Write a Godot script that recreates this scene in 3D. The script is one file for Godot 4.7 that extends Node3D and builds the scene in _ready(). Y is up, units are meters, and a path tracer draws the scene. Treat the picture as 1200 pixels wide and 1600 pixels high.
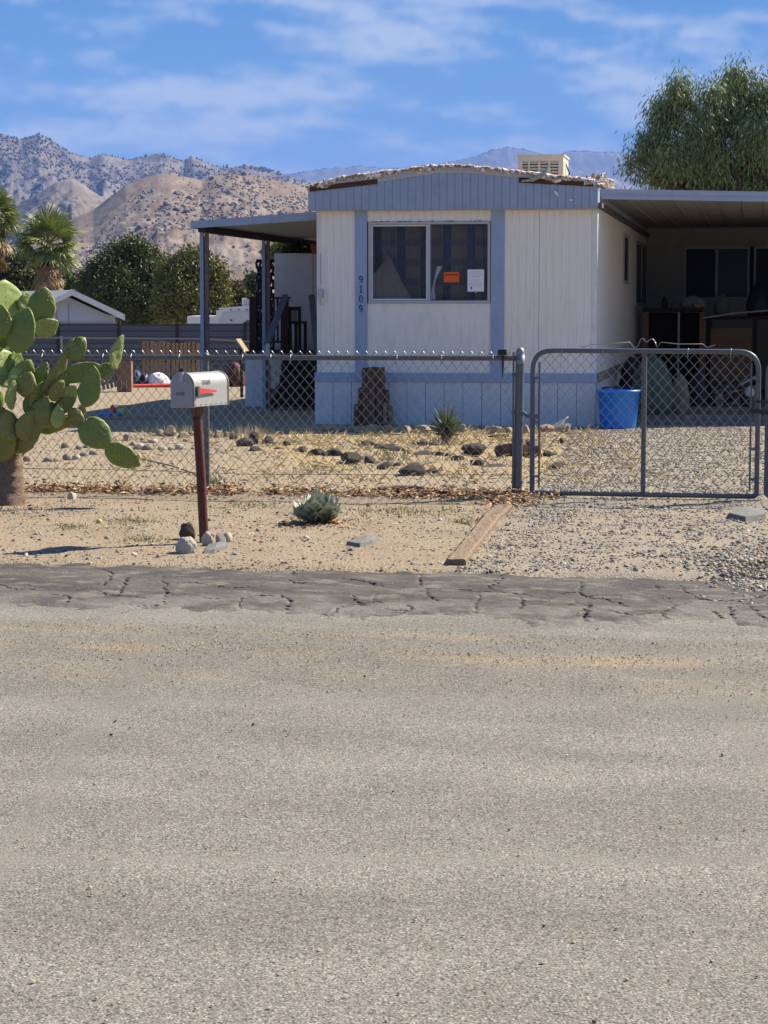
extends Node3D
# ------------------------------------------------------------------ frame of the photograph (1200 x 1600 pixels)
const F := 3300.0
const HORIZON := 478.0
const EYE := 1.555
var tilt := atan((800.0 - HORIZON) / F)
var turn := deg_to_rad(10.0)            # house, fence and road edge share this turn
var HB: Transform3D                     # house front plane, origin at its lower left corner
var FB: Transform3D                     # fence line, origin at the terminal post
var RB: Transform3D                     # road edge
var M := {}
var T := {}
var names := {}
var rng := RandomNumberGenerator.new()
var gn := FastNoiseLite.new()

func ray(px: float, py: float) -> Vector3:
	var x := (px - 600.0) / F
	var y := -(py - 800.0) / F
	return Vector3(x, y * cos(tilt) - sin(tilt), -(cos(tilt) + y * sin(tilt)))
func eye() -> Vector3:
	return Vector3(0, EYE, 0)
func gp(px: float, py: float, h := 0.0) -> Vector3:      # point at height h
	var r := ray(px, py)
	return eye() + r * ((h - EYE) / r.y)
func zp(px: float, py: float, z: float) -> Vector3:      # point at distance z ahead
	var r := ray(px, py)
	return eye() + r * (-z / r.z)
func lp(fr: Transform3D, px: float, py: float, d := 0.0) -> Vector3:   # point on the plane z = -d of a frame, in that frame
	var inv := fr.affine_inverse()
	var o := inv * eye()
	var r := inv.basis * ray(px, py)
	return o + r * ((-d - o.z) / r.z)
func hp(px: float, py: float, d := 0.0) -> Vector3:
	return lp(HB, px, py, d)

# ------------------------------------------------------------------ nodes
func numbered(n: String) -> String:
	if not names.has(n):
		names[n] = 0
		return n
	names[n] += 1
	return "%s_%03d" % [n, names[n]]
func tag(o: Node3D, label: String, category: String, group := "", kind := "") -> Node3D:
	if label: o.set_meta("label", label)
	if category: o.set_meta("category", category)
	if group: o.set_meta("group", group)
	if kind: o.set_meta("kind", kind)
	return o
func thing(n: String, label: String, category: String, group := "", xf := Transform3D()) -> Node3D:
	var o := Node3D.new()
	o.name = numbered(n)
	add_child(o)
	o.transform = xf
	return tag(o, label, category, group)
func part(parent: Node, n: String, m: Mesh, mt: Material, xf := Transform3D()) -> MeshInstance3D:
	var o := MeshInstance3D.new()
	o.name = n if parent != self else numbered(n)
	o.mesh = m
	o.material_override = mt
	o.transform = xf
	parent.add_child(o, true)
	return o
func at(p: Vector3, ry := 0.0, s := Vector3.ONE) -> Transform3D:
	return Transform3D(Basis(Vector3.UP, ry) * Basis.from_scale(s), p)

# ------------------------------------------------------------------ mesh builder: corners run counter-clockwise seen from outside
class MB:
	var st := SurfaceTool.new()
	var sg := -1
	var col := Color(1, 1, 1)
	func _init() -> void:
		st.begin(Mesh.PRIMITIVE_TRIANGLES)
	func v(p: Vector3) -> void:
		st.set_smooth_group(sg)
		st.set_color(col)
		st.add_vertex(p)
	func tri(a: Vector3, b: Vector3, c: Vector3) -> void:
		v(a); v(c); v(b)
	func quad(a: Vector3, b: Vector3, c: Vector3, d: Vector3) -> void:
		tri(a, b, c); tri(a, c, d)
	func box(lo: Vector3, hi: Vector3, xf := Transform3D()) -> void:
		var p := []
		for i in 8:
			p.append(xf * Vector3(hi.x if i & 1 else lo.x, hi.y if i & 2 else lo.y, hi.z if i & 4 else lo.z))
		quad(p[4], p[5], p[7], p[6]); quad(p[1], p[0], p[2], p[3])
		quad(p[5], p[1], p[3], p[7]); quad(p[0], p[4], p[6], p[2])
		quad(p[6], p[7], p[3], p[2]); quad(p[0], p[1], p[5], p[4])
	func bar(a: Vector3, b: Vector3, w: float, h: float, up := Vector3.UP) -> void:      # rectangular bar from a to b
		var z := (b - a).normalized()
		var x := up.cross(z).normalized()
		var y := z.cross(x)
		box(Vector3(-w / 2, -h / 2, 0), Vector3(w / 2, h / 2, (b - a).length()), Transform3D(Basis(x, y, z), a))
	func tube(pts: Array, rad, n := 6, caps := true) -> void:
		var old := sg
		sg = 1
		var rings := []
		var side := Vector3.ZERO
		for i in pts.size():
			var dir: Vector3 = (pts[mini(i + 1, pts.size() - 1)] - pts[maxi(i - 1, 0)]).normalized()
			if side == Vector3.ZERO or absf(side.dot(dir)) > 0.95:
				side = dir.cross(Vector3.UP if absf(dir.y) < 0.9 else Vector3.RIGHT)
			side = (side - dir * side.dot(dir)).normalized()
			var up := side.cross(dir)
			var r: float = rad[i] if rad is Array else rad
			var ring := []
			for k in n:
				var a := TAU * k / n
				ring.append(pts[i] + (side * cos(a) + up * sin(a)) * r)
			rings.append(ring)
		for i in pts.size() - 1:
			for k in n:
				var k2 := (k + 1) % n
				quad(rings[i][k], rings[i][k2], rings[i + 1][k2], rings[i + 1][k])
		if caps:
			sg = -1
			for k in range(1, n - 1):
				tri(rings[0][0], rings[0][k + 1], rings[0][k])
				tri(rings[-1][0], rings[-1][k], rings[-1][k + 1])
		sg = old
	func prism(poly: PackedVector2Array, z0: float, z1: float, xf := Transform3D()) -> void:
		var pl := poly
		if Geometry2D.is_polygon_clockwise(pl):
			pl = pl.duplicate()
			pl.reverse()
		var t := Geometry2D.triangulate_polygon(pl)
		for i in range(0, t.size(), 3):
			var a := pl[t[i]]
			var b := pl[t[i + 1]]
			var c := pl[t[i + 2]]
			if (b - a).cross(c - a) < 0:
				var q := b
				b = c
				c = q
			tri(xf * Vector3(a.x, a.y, z1), xf * Vector3(b.x, b.y, z1), xf * Vector3(c.x, c.y, z1))
			tri(xf * Vector3(a.x, a.y, z0), xf * Vector3(c.x, c.y, z0), xf * Vector3(b.x, b.y, z0))
		for i in pl.size():
			var a := pl[i]
			var b := pl[(i + 1) % pl.size()]
			quad(xf * Vector3(a.x, a.y, z0), xf * Vector3(b.x, b.y, z0), xf * Vector3(b.x, b.y, z1), xf * Vector3(a.x, a.y, z1))
	func lathe(prof: Array, n := 20, xf := Transform3D()) -> void:      # prof: Vector2(radius, y) from bottom to top, outside
		var old := sg
		sg = 1
		for i in prof.size() - 1:
			for k in n:
				var a := TAU * k / n
				var b := TAU * (k + 1) / n
				var p: Vector2 = prof[i]
				var q: Vector2 = prof[i + 1]
				quad(xf * Vector3(p.x * cos(a), p.y, -p.x * sin(a)), xf * Vector3(p.x * cos(b), p.y, -p.x * sin(b)), xf * Vector3(q.x * cos(b), q.y, -q.x * sin(b)), xf * Vector3(q.x * cos(a), q.y, -q.x * sin(a)))
		sg = old
	func ribbed(x0: float, x1: float, yb: Callable, yt: Callable, z: float, period: float, depth: float, groove := 0.25) -> void:
		var xs := []
		var zs := []
		var x := x0
		while x < x1 - 0.001:
			for k in [[0.0, z], [1.0 - groove, z], [1.0 - groove * 0.75, z - depth], [1.0 - groove * 0.25, z - depth]]:
				if x + k[0] * period < x1:
					xs.append(x + k[0] * period)
					zs.append(k[1])
			x += period
		xs.append(x1)
		zs.append(z)
		for i in xs.size() - 1:
			quad(Vector3(xs[i], yb.call(xs[i]), zs[i]), Vector3(xs[i + 1], yb.call(xs[i + 1]), zs[i + 1]), Vector3(xs[i + 1], yt.call(xs[i + 1]), zs[i + 1]), Vector3(xs[i], yt.call(xs[i]), zs[i]))
	func mesh() -> ArrayMesh:
		st.generate_normals()
		return st.commit()

func flat(y: float) -> Callable:
	return func(_x): return y

func boxm(lo: Vector3, hi: Vector3) -> ArrayMesh:
	var b := MB.new()
	b.box(lo, hi)
	return b.mesh()
func barm(a: Vector3, b: Vector3, w: float, h: float, up := Vector3.UP) -> ArrayMesh:
	var m := MB.new()
	m.bar(a, b, w, h, up)
	return m.mesh()
func tubem(pts: Array, rad, n := 8) -> ArrayMesh:
	var m := MB.new()
	m.tube(pts, rad, n)
	return m.mesh()

var ico_v := []
var ico_f := []
func icosphere(level: int) -> Array:
	var t := (1.0 + sqrt(5.0)) / 2.0
	var vs := []
	for p in [[-1, t, 0], [1, t, 0], [-1, -t, 0], [1, -t, 0], [0, -1, t], [0, 1, t], [0, -1, -t], [0, 1, -t], [t, 0, -1], [t, 0, 1], [-t, 0, -1], [-t, 0, 1]]:
		vs.append(Vector3(p[0], p[1], p[2]).normalized())
	var fs := [[0, 11, 5], [0, 5, 1], [0, 1, 7], [0, 7, 10], [0, 10, 11], [1, 5, 9], [5, 11, 4], [11, 10, 2], [10, 7, 6], [7, 1, 8], [3, 9, 4], [3, 4, 2], [3, 2, 6], [3, 6, 8], [3, 8, 9], [4, 9, 5], [2, 4, 11], [6, 2, 10], [8, 6, 7], [9, 8, 1]]
	for l in level:
		var mid := {}
		var nf := []
		for f in fs:
			var m := []
			for e in [[f[0], f[1]], [f[1], f[2]], [f[2], f[0]]]:
				var key := "%d_%d" % [mini(e[0], e[1]), maxi(e[0], e[1])]
				if not mid.has(key):
					mid[key] = vs.size()
					vs.append(((vs[e[0]] + vs[e[1]]) * 0.5).normalized())
				m.append(mid[key])
			nf.append_array([[f[0], m[0], m[2]], [f[1], m[1], m[0]], [f[2], m[2], m[1]], [m[0], m[1], m[2]]])
		fs = nf
	return [vs, fs]
# a rock with unit half-size, resting on y = 0 after its base is cut; angular rocks get cut planes, river stones do not
func rock_mesh(seed_: int, angular: bool, level := 2, smooth := false) -> ArrayMesh:
	var r := RandomNumberGenerator.new()
	r.seed = seed_
	var n := FastNoiseLite.new()
	n.seed = seed_
	n.frequency = 0.7
	var s := icosphere(level)
	var planes := []
	if angular:
		for i in 9:
			planes.append([Vector3(r.randf_range(-1, 1), r.randf_range(-0.6, 1), r.randf_range(-1, 1)).normalized(), r.randf_range(0.55, 0.85)])
	var vs := []
	for p in s[0]:
		var q: Vector3 = p * (1.0 + (0.28 if angular else 0.22) * n.get_noise_3dv(p * 2.0) + (0.1 * n.get_noise_3dv(p * 7.0) if angular else 0.0))
		for pl in planes:
			var d: float = q.dot(pl[0]) - pl[1]
			if d > 0: q -= pl[0] * d
		q.y = maxf(q.y, -0.55)
		vs.append(q + Vector3(0, 0.5, 0))
	var b := MB.new()
	b.sg = 1 if smooth else -1
	for f in s[1]:
		b.tri(vs[f[0]], vs[f[1]], vs[f[2]])
	return b.mesh()

# ------------------------------------------------------------------ materials
func lin(r: float, g: float, b: float) -> Color:
	return Color(r, g, b).linear_to_srgb()
func ramp(stops: Array) -> Gradient:
	var g := Gradient.new()
	var o := PackedFloat32Array()
	var c := PackedColorArray()
	for s in stops:
		o.append(s[0])
		c.append(lin(s[1], s[2], s[3]) if s.size() > 2 else lin(s[1], s[1], s[1]))
	g.offsets = o
	g.colors = c
	return g
func ntex(size: int, freq: float, octaves: int, stops: Array, seed_ := 1, cellular := -1, bump := 0.0) -> NoiseTexture2D:
	var n := FastNoiseLite.new()
	n.seed = seed_
	n.frequency = freq
	if cellular >= 0:
		n.noise_type = FastNoiseLite.TYPE_CELLULAR
		n.cellular_return_type = cellular
		n.cellular_jitter = 1.0
		n.fractal_type = FastNoiseLite.FRACTAL_NONE
	else:
		n.noise_type = FastNoiseLite.TYPE_SIMPLEX_SMOOTH
		n.fractal_type = FastNoiseLite.FRACTAL_FBM
		n.fractal_octaves = octaves
		n.fractal_gain = 0.6
	var t := NoiseTexture2D.new()
	t.width = size
	t.height = size
	t.seamless = true
	t.generate_mipmaps = false
	if bump > 0.0:
		t.as_normal_map = true
		t.bump_strength = bump
	elif stops:
		t.color_ramp = ramp(stops)
	t.noise = n
	return t
func mk(key: String, c: Color, rough := 0.8, tex = null, scale := Vector3.ONE, nrm = null, ns := 1.0) -> StandardMaterial3D:
	var m := StandardMaterial3D.new()
	m.resource_name = key
	m.albedo_color = c
	m.roughness = rough
	m.metallic_specular = 0.4
	if tex or nrm:
		m.uv1_triplanar = true
		m.uv1_triplanar_sharpness = 4.0
		m.uv1_scale = scale
	if tex: m.albedo_texture = tex
	if nrm:
		m.normal_enabled = true
		m.normal_texture = nrm
		m.normal_scale = ns
	M[key] = m
	return m
func vcol(m: StandardMaterial3D) -> StandardMaterial3D:
	m.vertex_color_use_as_albedo = true
	return m

func make_materials() -> void:
	T.chips = ntex(2048, 0.19, 1, [[0.0, 0.16], [0.08, 0.34], [0.22, 0.47, 0.46, 0.44], [0.45, 0.55, 0.545, 0.52], [0.66, 0.63, 0.62, 0.59], [0.82, 0.74, 0.71, 0.65], [0.93, 0.98], [1.0, 1.0]], 4, FastNoiseLite.RETURN_CELL_VALUE)
	T.chips_n = ntex(1024, 0.36, 1, [], 4, FastNoiseLite.RETURN_DISTANCE, 4.0)
	T.tar = ntex(1024, 0.16, 1, [[0.0, 0.55], [0.5, 0.72], [0.85, 0.85], [0.93, 1.0], [1.0, 1.0]], 9, FastNoiseLite.RETURN_CELL_VALUE)
	T.dirt = ntex(1024, 0.03, 6, [[0.0, 0.36, 0.33, 0.30], [0.3, 0.66, 0.63, 0.60], [0.5, 0.82, 0.80, 0.78], [0.7, 0.94], [1.0, 1.0]], 11)
	T.dirt_n = ntex(1024, 0.05, 5, [], 12, -1, 6.0)
	T.grime = ntex(512, 0.012, 5, [[0.0, 0.84, 0.82, 0.78], [0.4, 0.95, 0.945, 0.93], [1.0, 1.0]], 21)
	T.streak = ntex(512, 0.018, 5, [[0.0, 0.86, 0.82, 0.73], [0.28, 0.955, 0.94, 0.905], [0.5, 0.99, 0.985, 0.975], [1.0, 1.0]], 22)
	T.wave = ntex(256, 0.012, 3, [], 23, -1, 3.0)
	T.wood = ntex(512, 0.02, 5, [[0.0, 0.35, 0.30, 0.26], [0.4, 0.7, 0.66, 0.62], [0.7, 0.95, 0.92, 0.9], [1.0, 1.0]], 31)
	T.rock = ntex(512, 0.02, 6, [[0.0, 0.35], [0.45, 0.75], [0.7, 0.95], [1.0, 1.0]], 41)
	T.rock_n = ntex(512, 0.03, 5, [], 42, -1, 8.0)
	T.pad = ntex(512, 0.035, 1, [[0.0, 1.0, 1.0, 0.85], [0.12, 0.95, 1.0, 0.8], [0.22, 0.58, 0.62, 0.5], [0.6, 0.75, 0.78, 0.7], [1.0, 0.95]], 51, FastNoiseLite.RETURN_DISTANCE)
	T.rust = ntex(512, 0.015, 5, [[0.0, 0.45, 0.35, 0.32], [0.45, 0.8, 0.7, 0.66], [0.7, 1.0, 0.95, 0.9], [1.0, 1.0]], 61)
	T.foam = ntex(512, 0.02, 4, [[0.0, 0.10, 0.08, 0.07], [0.30, 0.16, 0.13, 0.11], [0.36, 0.50, 0.22, 0.06], [0.44, 0.62, 0.36, 0.16], [0.48, 0.30, 0.28, 0.26], [0.58, 0.75, 0.73, 0.70], [1.0, 0.82]], 71)
	var road := vcol(mk("road_chip_seal", Color.WHITE, 0.92, T.chips, Vector3.ONE * 0.42, T.chips_n, 0.4))
	road.uv1_world_triplanar = true
	var tar := vcol(mk("asphalt_edge", Color.WHITE, 0.9, T.tar, Vector3.ONE * 0.8, T.chips_n, 0.5))
	tar.uv1_world_triplanar = true
	var dirt := vcol(mk("dirt", Color.WHITE, 0.97, T.dirt, Vector3.ONE * 0.9, T.dirt_n, 1.3))
	dirt.uv1_world_triplanar = true
	vcol(mk("pebble", Color.WHITE, 0.9))
	vcol(mk("leaf_litter", Color.WHITE, 0.85))
	vcol(mk("hill", Color.WHITE, 1.0))
	mk("siding", lin(0.82, 0.785, 0.71), 0.5, T.streak, Vector3(2.2, 0.16, 2.2), T.wave, 0.35)
	mk("siding_panel", lin(0.80, 0.775, 0.73), 0.5, T.grime, Vector3(1.0, 0.3, 1.0))
	mk("blue_trim", lin(0.31, 0.40, 0.56), 0.55, T.grime, Vector3(0.9, 0.4, 0.9))
	mk("blue_fascia", lin(0.31, 0.385, 0.52), 0.55, T.grime, Vector3(0.7, 0.5, 0.7), T.wave, 0.35)
	mk("skirt", lin(0.62, 0.65, 0.70), 0.6, T.grime, Vector3(0.8, 0.5, 0.8), T.wave, 0.4)
	mk("roof_edge", lin(0.62, 0.58, 0.54), 0.9, T.rock, Vector3(3, 14, 3))
	mk("roof_coat", Color.WHITE, 0.9, T.foam, Vector3.ONE * 1.1)
	mk("rot_board", lin(0.10, 0.055, 0.035), 0.9, T.wood, Vector3(0.6, 6, 6))
	mk("alu", lin(0.42, 0.43, 0.45), 0.45)
	mk("galv", lin(0.13, 0.14, 0.155), 0.5, T.grime, Vector3.ONE * 2.0)
	M.galv.metallic = 0.35
	mk("wire", lin(0.24, 0.245, 0.26), 0.42)
	M.wire.metallic = 0.75
	mk("bright_wire", lin(0.34, 0.34, 0.34), 0.4)
	M.bright_wire.metallic = 0.7
	mk("carport_white", lin(0.36, 0.35, 0.32), 0.6, T.grime, Vector3.ONE * 0.5)
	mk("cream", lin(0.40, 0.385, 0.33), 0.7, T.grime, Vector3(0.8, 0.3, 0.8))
	mk("dark_wood", lin(0.045, 0.028, 0.02), 0.8, T.wood, Vector3(5, 0.8, 5))
	mk("old_wood", lin(0.30, 0.185, 0.115), 0.9, T.wood, Vector3(7, 0.9, 7))
	mk("brown_timber", lin(0.16, 0.095, 0.065), 0.9, T.wood, Vector3(9, 1.0, 9))
	mk("tan_timber", lin(0.36, 0.25, 0.17), 0.9, T.wood, Vector3(9, 1.0, 9))
	mk("pallet_wood", lin(0.42, 0.29, 0.17), 0.9, T.wood, Vector3(9, 1.2, 9))
	mk("grey_wood", lin(0.36, 0.31, 0.26), 0.9, T.wood, Vector3(9, 1.2, 9))
	mk("beam_wood", lin(0.27, 0.205, 0.145), 0.92, T.wood, Vector3(7, 7, 0.9), T.rock_n, 0.8)
	mk("black", lin(0.012, 0.012, 0.014), 0.6)
	mk("dark_plastic", lin(0.02, 0.02, 0.024), 0.5)
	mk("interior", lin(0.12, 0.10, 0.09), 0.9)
	mk("white_paint", lin(0.72, 0.72, 0.72), 0.5, T.grime, Vector3.ONE * 0.6)
	mk("board_white", lin(0.52, 0.53, 0.55), 0.5, T.grime, Vector3.ONE * 0.8)
	mk("mailbox_shell", lin(0.42, 0.42, 0.40), 0.38, T.grime, Vector3.ONE * 3.0)
	M.mailbox_shell.metallic = 0.25
	mk("mailbox_door", lin(0.33, 0.33, 0.335), 0.45, T.grime, Vector3.ONE * 3.0)
	mk("flag_red", lin(0.55, 0.06, 0.05), 0.5)
	mk("pole_rust", lin(0.12, 0.04, 0.033), 0.7, T.rust, Vector3(6, 2, 6))
	mk("bin_blue", lin(0.015, 0.19, 0.72), 0.35)
	mk("orange_paper", lin(0.75, 0.13, 0.02), 0.8)
	mk("white_paper", lin(0.78, 0.79, 0.82), 0.8)
	mk("ink", lin(0.015, 0.015, 0.018), 0.8)
	mk("grey_ink", lin(0.42, 0.42, 0.46), 0.8)
	mk("rock_dark", lin(0.092, 0.075, 0.06), 0.95, T.rock, Vector3.ONE * 4.0, T.rock_n, 1.0)
	mk("rock_grey", lin(0.27, 0.25, 0.23), 0.9, T.rock, Vector3.ONE * 4.0, T.rock_n, 0.6)
	mk("rock_tan", lin(0.38, 0.30, 0.21), 0.92, T.rock, Vector3.ONE * 4.0, T.rock_n, 0.8)
	mk("rock_white", lin(0.55, 0.49, 0.40), 0.92, T.rock, Vector3.ONE * 5.0, T.rock_n, 1.0)
	mk("slate", lin(0.21, 0.21, 0.195), 0.8, T.rock, Vector3.ONE * 3.0, T.rock_n, 0.4)
	mk("pad", lin(0.215, 0.275, 0.075), 0.5, T.pad, Vector3.ONE * 3.2)
	mk("pad_sunlit", lin(0.35, 0.42, 0.16), 0.5, T.pad, Vector3.ONE * 3.2)  # lighter copy of the pad green, sunlight put into its colour
	mk("pad_old", lin(0.255, 0.255, 0.085), 0.6, T.pad, Vector3.ONE * 3.0)
	for k in ["pad", "pad_sunlit", "pad_old"]:
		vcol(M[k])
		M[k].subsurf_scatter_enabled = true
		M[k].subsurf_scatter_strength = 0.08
	mk("pear_fruit", lin(0.50, 0.42, 0.12), 0.5)
	mk("bark", lin(0.29, 0.205, 0.15), 0.95, T.rock, Vector3(6, 4, 6), T.rock_n, 2.5)
	mk("agave", lin(0.40, 0.44, 0.33), 0.55, T.grime, Vector3.ONE * 4.0)
	mk("agave_dry", lin(0.34, 0.24, 0.13), 0.85, T.wood, Vector3(10, 3, 10))
	vcol(mk("foliage", Color.WHITE, 0.6))
	M.foliage.backlight_enabled = true
	M.foliage.backlight = lin(0.10, 0.13, 0.03)
	mk("trunk", lin(0.085, 0.06, 0.045), 0.95, T.rock, Vector3(1, 0.4, 1))
	mk("concrete", lin(0.25, 0.23, 0.20), 0.9, T.dirt, Vector3.ONE * 0.6)
	var glass := mk("glass", Color(0.05, 0.055, 0.06, 0.12), 0.03)
	glass.transparency = BaseMaterial3D.TRANSPARENCY_ALPHA
	glass.metallic_specular = 0.3
	mk("dark_pane", lin(0.012, 0.011, 0.012), 0.2)
	M.dark_pane.metallic_specular = 0.2
	mk("dark_pane_blue", lin(0.014, 0.02, 0.03), 0.15)
	M.dark_pane_blue.metallic_specular = 0.25

# ------------------------------------------------------------------ sky, sun, camera
func make_sky() -> void:
	var cam := Camera3D.new()
	cam.name = "camera"
	cam.fov = rad_to_deg(2.0 * atan(800.0 / F))
	cam.far = 60000.0
	cam.near = 0.1
	cam.position = eye()
	cam.rotation.x = -tilt
	add_child(cam)
	cam.current = true
	var w := 3072
	var h := 1536
	var n1 := FastNoiseLite.new()
	n1.seed = 7
	n1.frequency = 1.0
	n1.fractal_octaves = 5
	n1.fractal_gain = 0.55
	n1.domain_warp_enabled = true
	n1.domain_warp_amplitude = 0.35
	n1.domain_warp_frequency = 1.2
	var n2 := FastNoiseLite.new()
	n2.seed = 23
	n2.frequency = 1.0
	n2.fractal_octaves = 3
	var n3 := FastNoiseLite.new()
	n3.seed = 91
	n3.frequency = 1.0
	n3.fractal_octaves = 3
	var data := PackedByteArray()
	data.resize(w * h * 3)
	var stops := [[0.0, Vector3(0.55, 0.70, 0.84)], [2.0, Vector3(0.44, 0.625, 0.83)], [4.5, Vector3(0.215, 0.45, 0.76)], [8.5, Vector3(0.105, 0.315, 0.67)], [20.0, Vector3(0.06, 0.205, 0.51)], [90.0, Vector3(0.03, 0.09, 0.28)]]
	for y in h:
		var el := 90.0 - 180.0 * (y + 0.5) / h
		var base := Vector3(0.36, 0.31, 0.24)
		if el >= 0:
			for i in stops.size() - 1:
				if el >= stops[i][0] and el <= stops[i + 1][0]:
					base = stops[i][1].lerp(stops[i + 1][1], (el - stops[i][0]) / (stops[i + 1][0] - stops[i][0]))
		var er := deg_to_rad(el)
		for x in w:
			var c := base
			if el > -0.2:
				var az := TAU * x / w
				# cirrus: streaks drawn out sideways, a little slanted; laid over the whole sky alike
				var cx := cos(az) * 9.0
				var cz := sin(az) * 9.0
				var cy := el * 0.52 + 0.5 * sin(az * 3.0)
				var s := n1.get_noise_3d(cx * 1.5, cy * 1.9, cz * 1.5) * 0.66 + n2.get_noise_3d(cx * 0.5, cy * 0.45, cz * 0.5) * 0.62
				s += n3.get_noise_3d(cx * 4.5, cy * 7.0 + 0.6 * s, cz * 4.5) * 0.2 * clampf(1.0 + 2.5 * s, 0.0, 1.6)
				var a := clampf((s + 0.05) * 1.85, 0.0, 0.85) * clampf(1.1 - el / 60.0, 0.15, 1.0)
				c = c.lerp(Vector3(0.63, 0.73, 0.85), a)
			var o := (y * w + x) * 3
			var sc := Color(c.x, c.y, c.z).linear_to_srgb()
			data[o] = int(sc.r * 255.0)
			data[o + 1] = int(sc.g * 255.0)
			data[o + 2] = int(sc.b * 255.0)
	var im := Image.create_from_data(w, h, false, Image.FORMAT_RGB8, data)
	var pm := PanoramaSkyMaterial.new()
	pm.panorama = ImageTexture.create_from_image(im)
	pm.energy_multiplier = 1.0
	var sky := Sky.new()
	sky.sky_material = pm
	var env := Environment.new()
	env.background_mode = Environment.BG_SKY
	env.sky = sky
	env.background_energy_multiplier = 0.47
	env.tonemap_mode = Environment.TONE_MAPPER_LINEAR
	env.tonemap_exposure = 2.2
	env.sdfgi_enabled = true
	env.ssao_enabled = true
	env.ssil_enabled = true
	env.fog_enabled = true
	env.fog_density = 0.00007
	env.fog_light_color = Color(0.50, 0.66, 1.0)
	var we := WorldEnvironment.new()
	we.name = "environment"
	we.environment = env
	add_child(we)
	var sun := DirectionalLight3D.new()
	sun.name = "sun"
	sun.light_energy = 1.6
	sun.light_angular_distance = 0.5
	sun.light_color = Color(1.0, 0.955, 0.88)
	sun.shadow_enabled = true
	var el := deg_to_rad(42.5)
	var to_sun := Vector3(0.857 * cos(el), sin(el), -0.515 * cos(el)).normalized()
	sun.basis = Basis.looking_at(-to_sun)
	add_child(sun)

# ------------------------------------------------------------------ ground
func smooth(a: float, b: float, x: float) -> float:
	var t := clampf((x - a) / (b - a), 0.0, 1.0)
	return t * t * (3.0 - 2.0 * t)
func driveway(x: float, d: float) -> float:      # 1 on the gravel drive
	var left := 0.46 + (d - 12.64) * 0.138 if d < 17.0 else 1.2 + (d - 17.0) * 0.125
	return smooth(left - 0.12, left + 0.15, x + 0.12 * gn.get_noise_2d(x * 3.0, d * 3.0))
func gh(x: float, z: float) -> float:
	var d := -z
	var y := 0.012 + 0.014 * gn.get_noise_2d(x * 1.2, z * 1.2) + 0.006 * gn.get_noise_2d(x * 6.0, z * 6.0)
	y += 0.035 * smooth(18.5, 20.5, d) * (1.0 - smooth(23.0, 25.5, d)) * maxf(0.0, gn.get_noise_2d(x * 1.7, z * 2.5))
	y *= 1.0 - smooth(26.0, 27.5, d)
	y -= 1.0 * smooth(44.0, 60.0, d) + 2.6 * smooth(56.0, 120.0, d)
	var lz := (RB.affine_inverse() * Vector3(x, 0, z)).z
	y -= 0.09 * smooth(-0.1, 0.25, lz)
	if lz > 1.2: y = -0.1
	return y
func on(px: float, py: float) -> Vector3:        # where a pixel meets the ground
	var p := gp(px, py)
	return gp(px, py, gh(p.x, p.z))
func ground_color(x: float, z: float) -> Color:
	var d := -z
	var a := gn.get_noise_2d(x * 0.9, z * 0.9)
	var b := gn.get_noise_2d(x * 4.0 + 50, z * 4.0)
	var c := Color(0.325, 0.26, 0.175).lerp(Color(0.385, 0.32, 0.23), 0.5 + 0.5 * a)
	c = c.lerp(Color(0.30, 0.20, 0.125), clampf(b * 1.2 - 0.15, 0.0, 0.5))
	var yard := smooth(17.2, 18.2, d) * (1.0 - smooth(60.0, 80.0, d))
	c = c.lerp(Color(0.39, 0.322, 0.222), yard * 0.7)
	var straw := smooth(18.0, 20.5, d) * (1.0 - smooth(26.4, 27.2, d)) * smooth(-2.0, -0.6, x) * clampf(0.45 + a * 1.2 + b * 0.7, 0.0, 1.0)
	c = c.lerp(Color(0.50, 0.375, 0.175), straw * 0.85)
	c = c.lerp(Color(0.31, 0.285, 0.24).lerp(Color(0.39, 0.335, 0.245), clampf(0.4 + a, 0, 1)), driveway(x, d) * 0.85)
	return c
func grid_mesh(xs: Array, zs: Array, height: Callable, color: Callable) -> ArrayMesh:      # xs rising, zs falling (away from the camera)
	var nx := xs.size()
	var nz := zs.size()
	var v := PackedVector3Array()
	var c := PackedColorArray()
	v.resize(nx * nz)
	c.resize(nx * nz)
	for j in nz:
		for i in nx:
			v[j * nx + i] = Vector3(xs[i], height.call(xs[i], zs[j]), zs[j])
			c[j * nx + i] = color.call(xs[i], zs[j])
	return sheet(v, c, nx, nz)
func sheet(v: PackedVector3Array, c: PackedColorArray, nx: int, nz: int) -> ArrayMesh:
	var n := PackedVector3Array()
	n.resize(nx * nz)
	for j in nz:
		for i in nx:
			var dx := v[j * nx + mini(i + 1, nx - 1)] - v[j * nx + maxi(i - 1, 0)]
			var dz := v[maxi(j - 1, 0) * nx + i] - v[mini(j + 1, nz - 1) * nx + i]
			n[j * nx + i] = dz.cross(dx).normalized()
	var idx := PackedInt32Array()
	idx.resize((nx - 1) * (nz - 1) * 6)
	var o := 0
	for j in nz - 1:
		for i in nx - 1:
			var a := j * nx + i
			idx[o] = a; idx[o + 1] = a + nx; idx[o + 2] = a + 1
			idx[o + 3] = a + 1; idx[o + 4] = a + nx; idx[o + 5] = a + nx + 1
			o += 6
	var arr := []
	arr.resize(Mesh.ARRAY_MAX)
	arr[Mesh.ARRAY_VERTEX] = v
	arr[Mesh.ARRAY_NORMAL] = n
	arr[Mesh.ARRAY_COLOR] = c
	arr[Mesh.ARRAY_INDEX] = idx
	var m := ArrayMesh.new()
	m.add_surface_from_arrays(Mesh.PRIMITIVE_TRIANGLES, arr)
	return m
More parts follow.
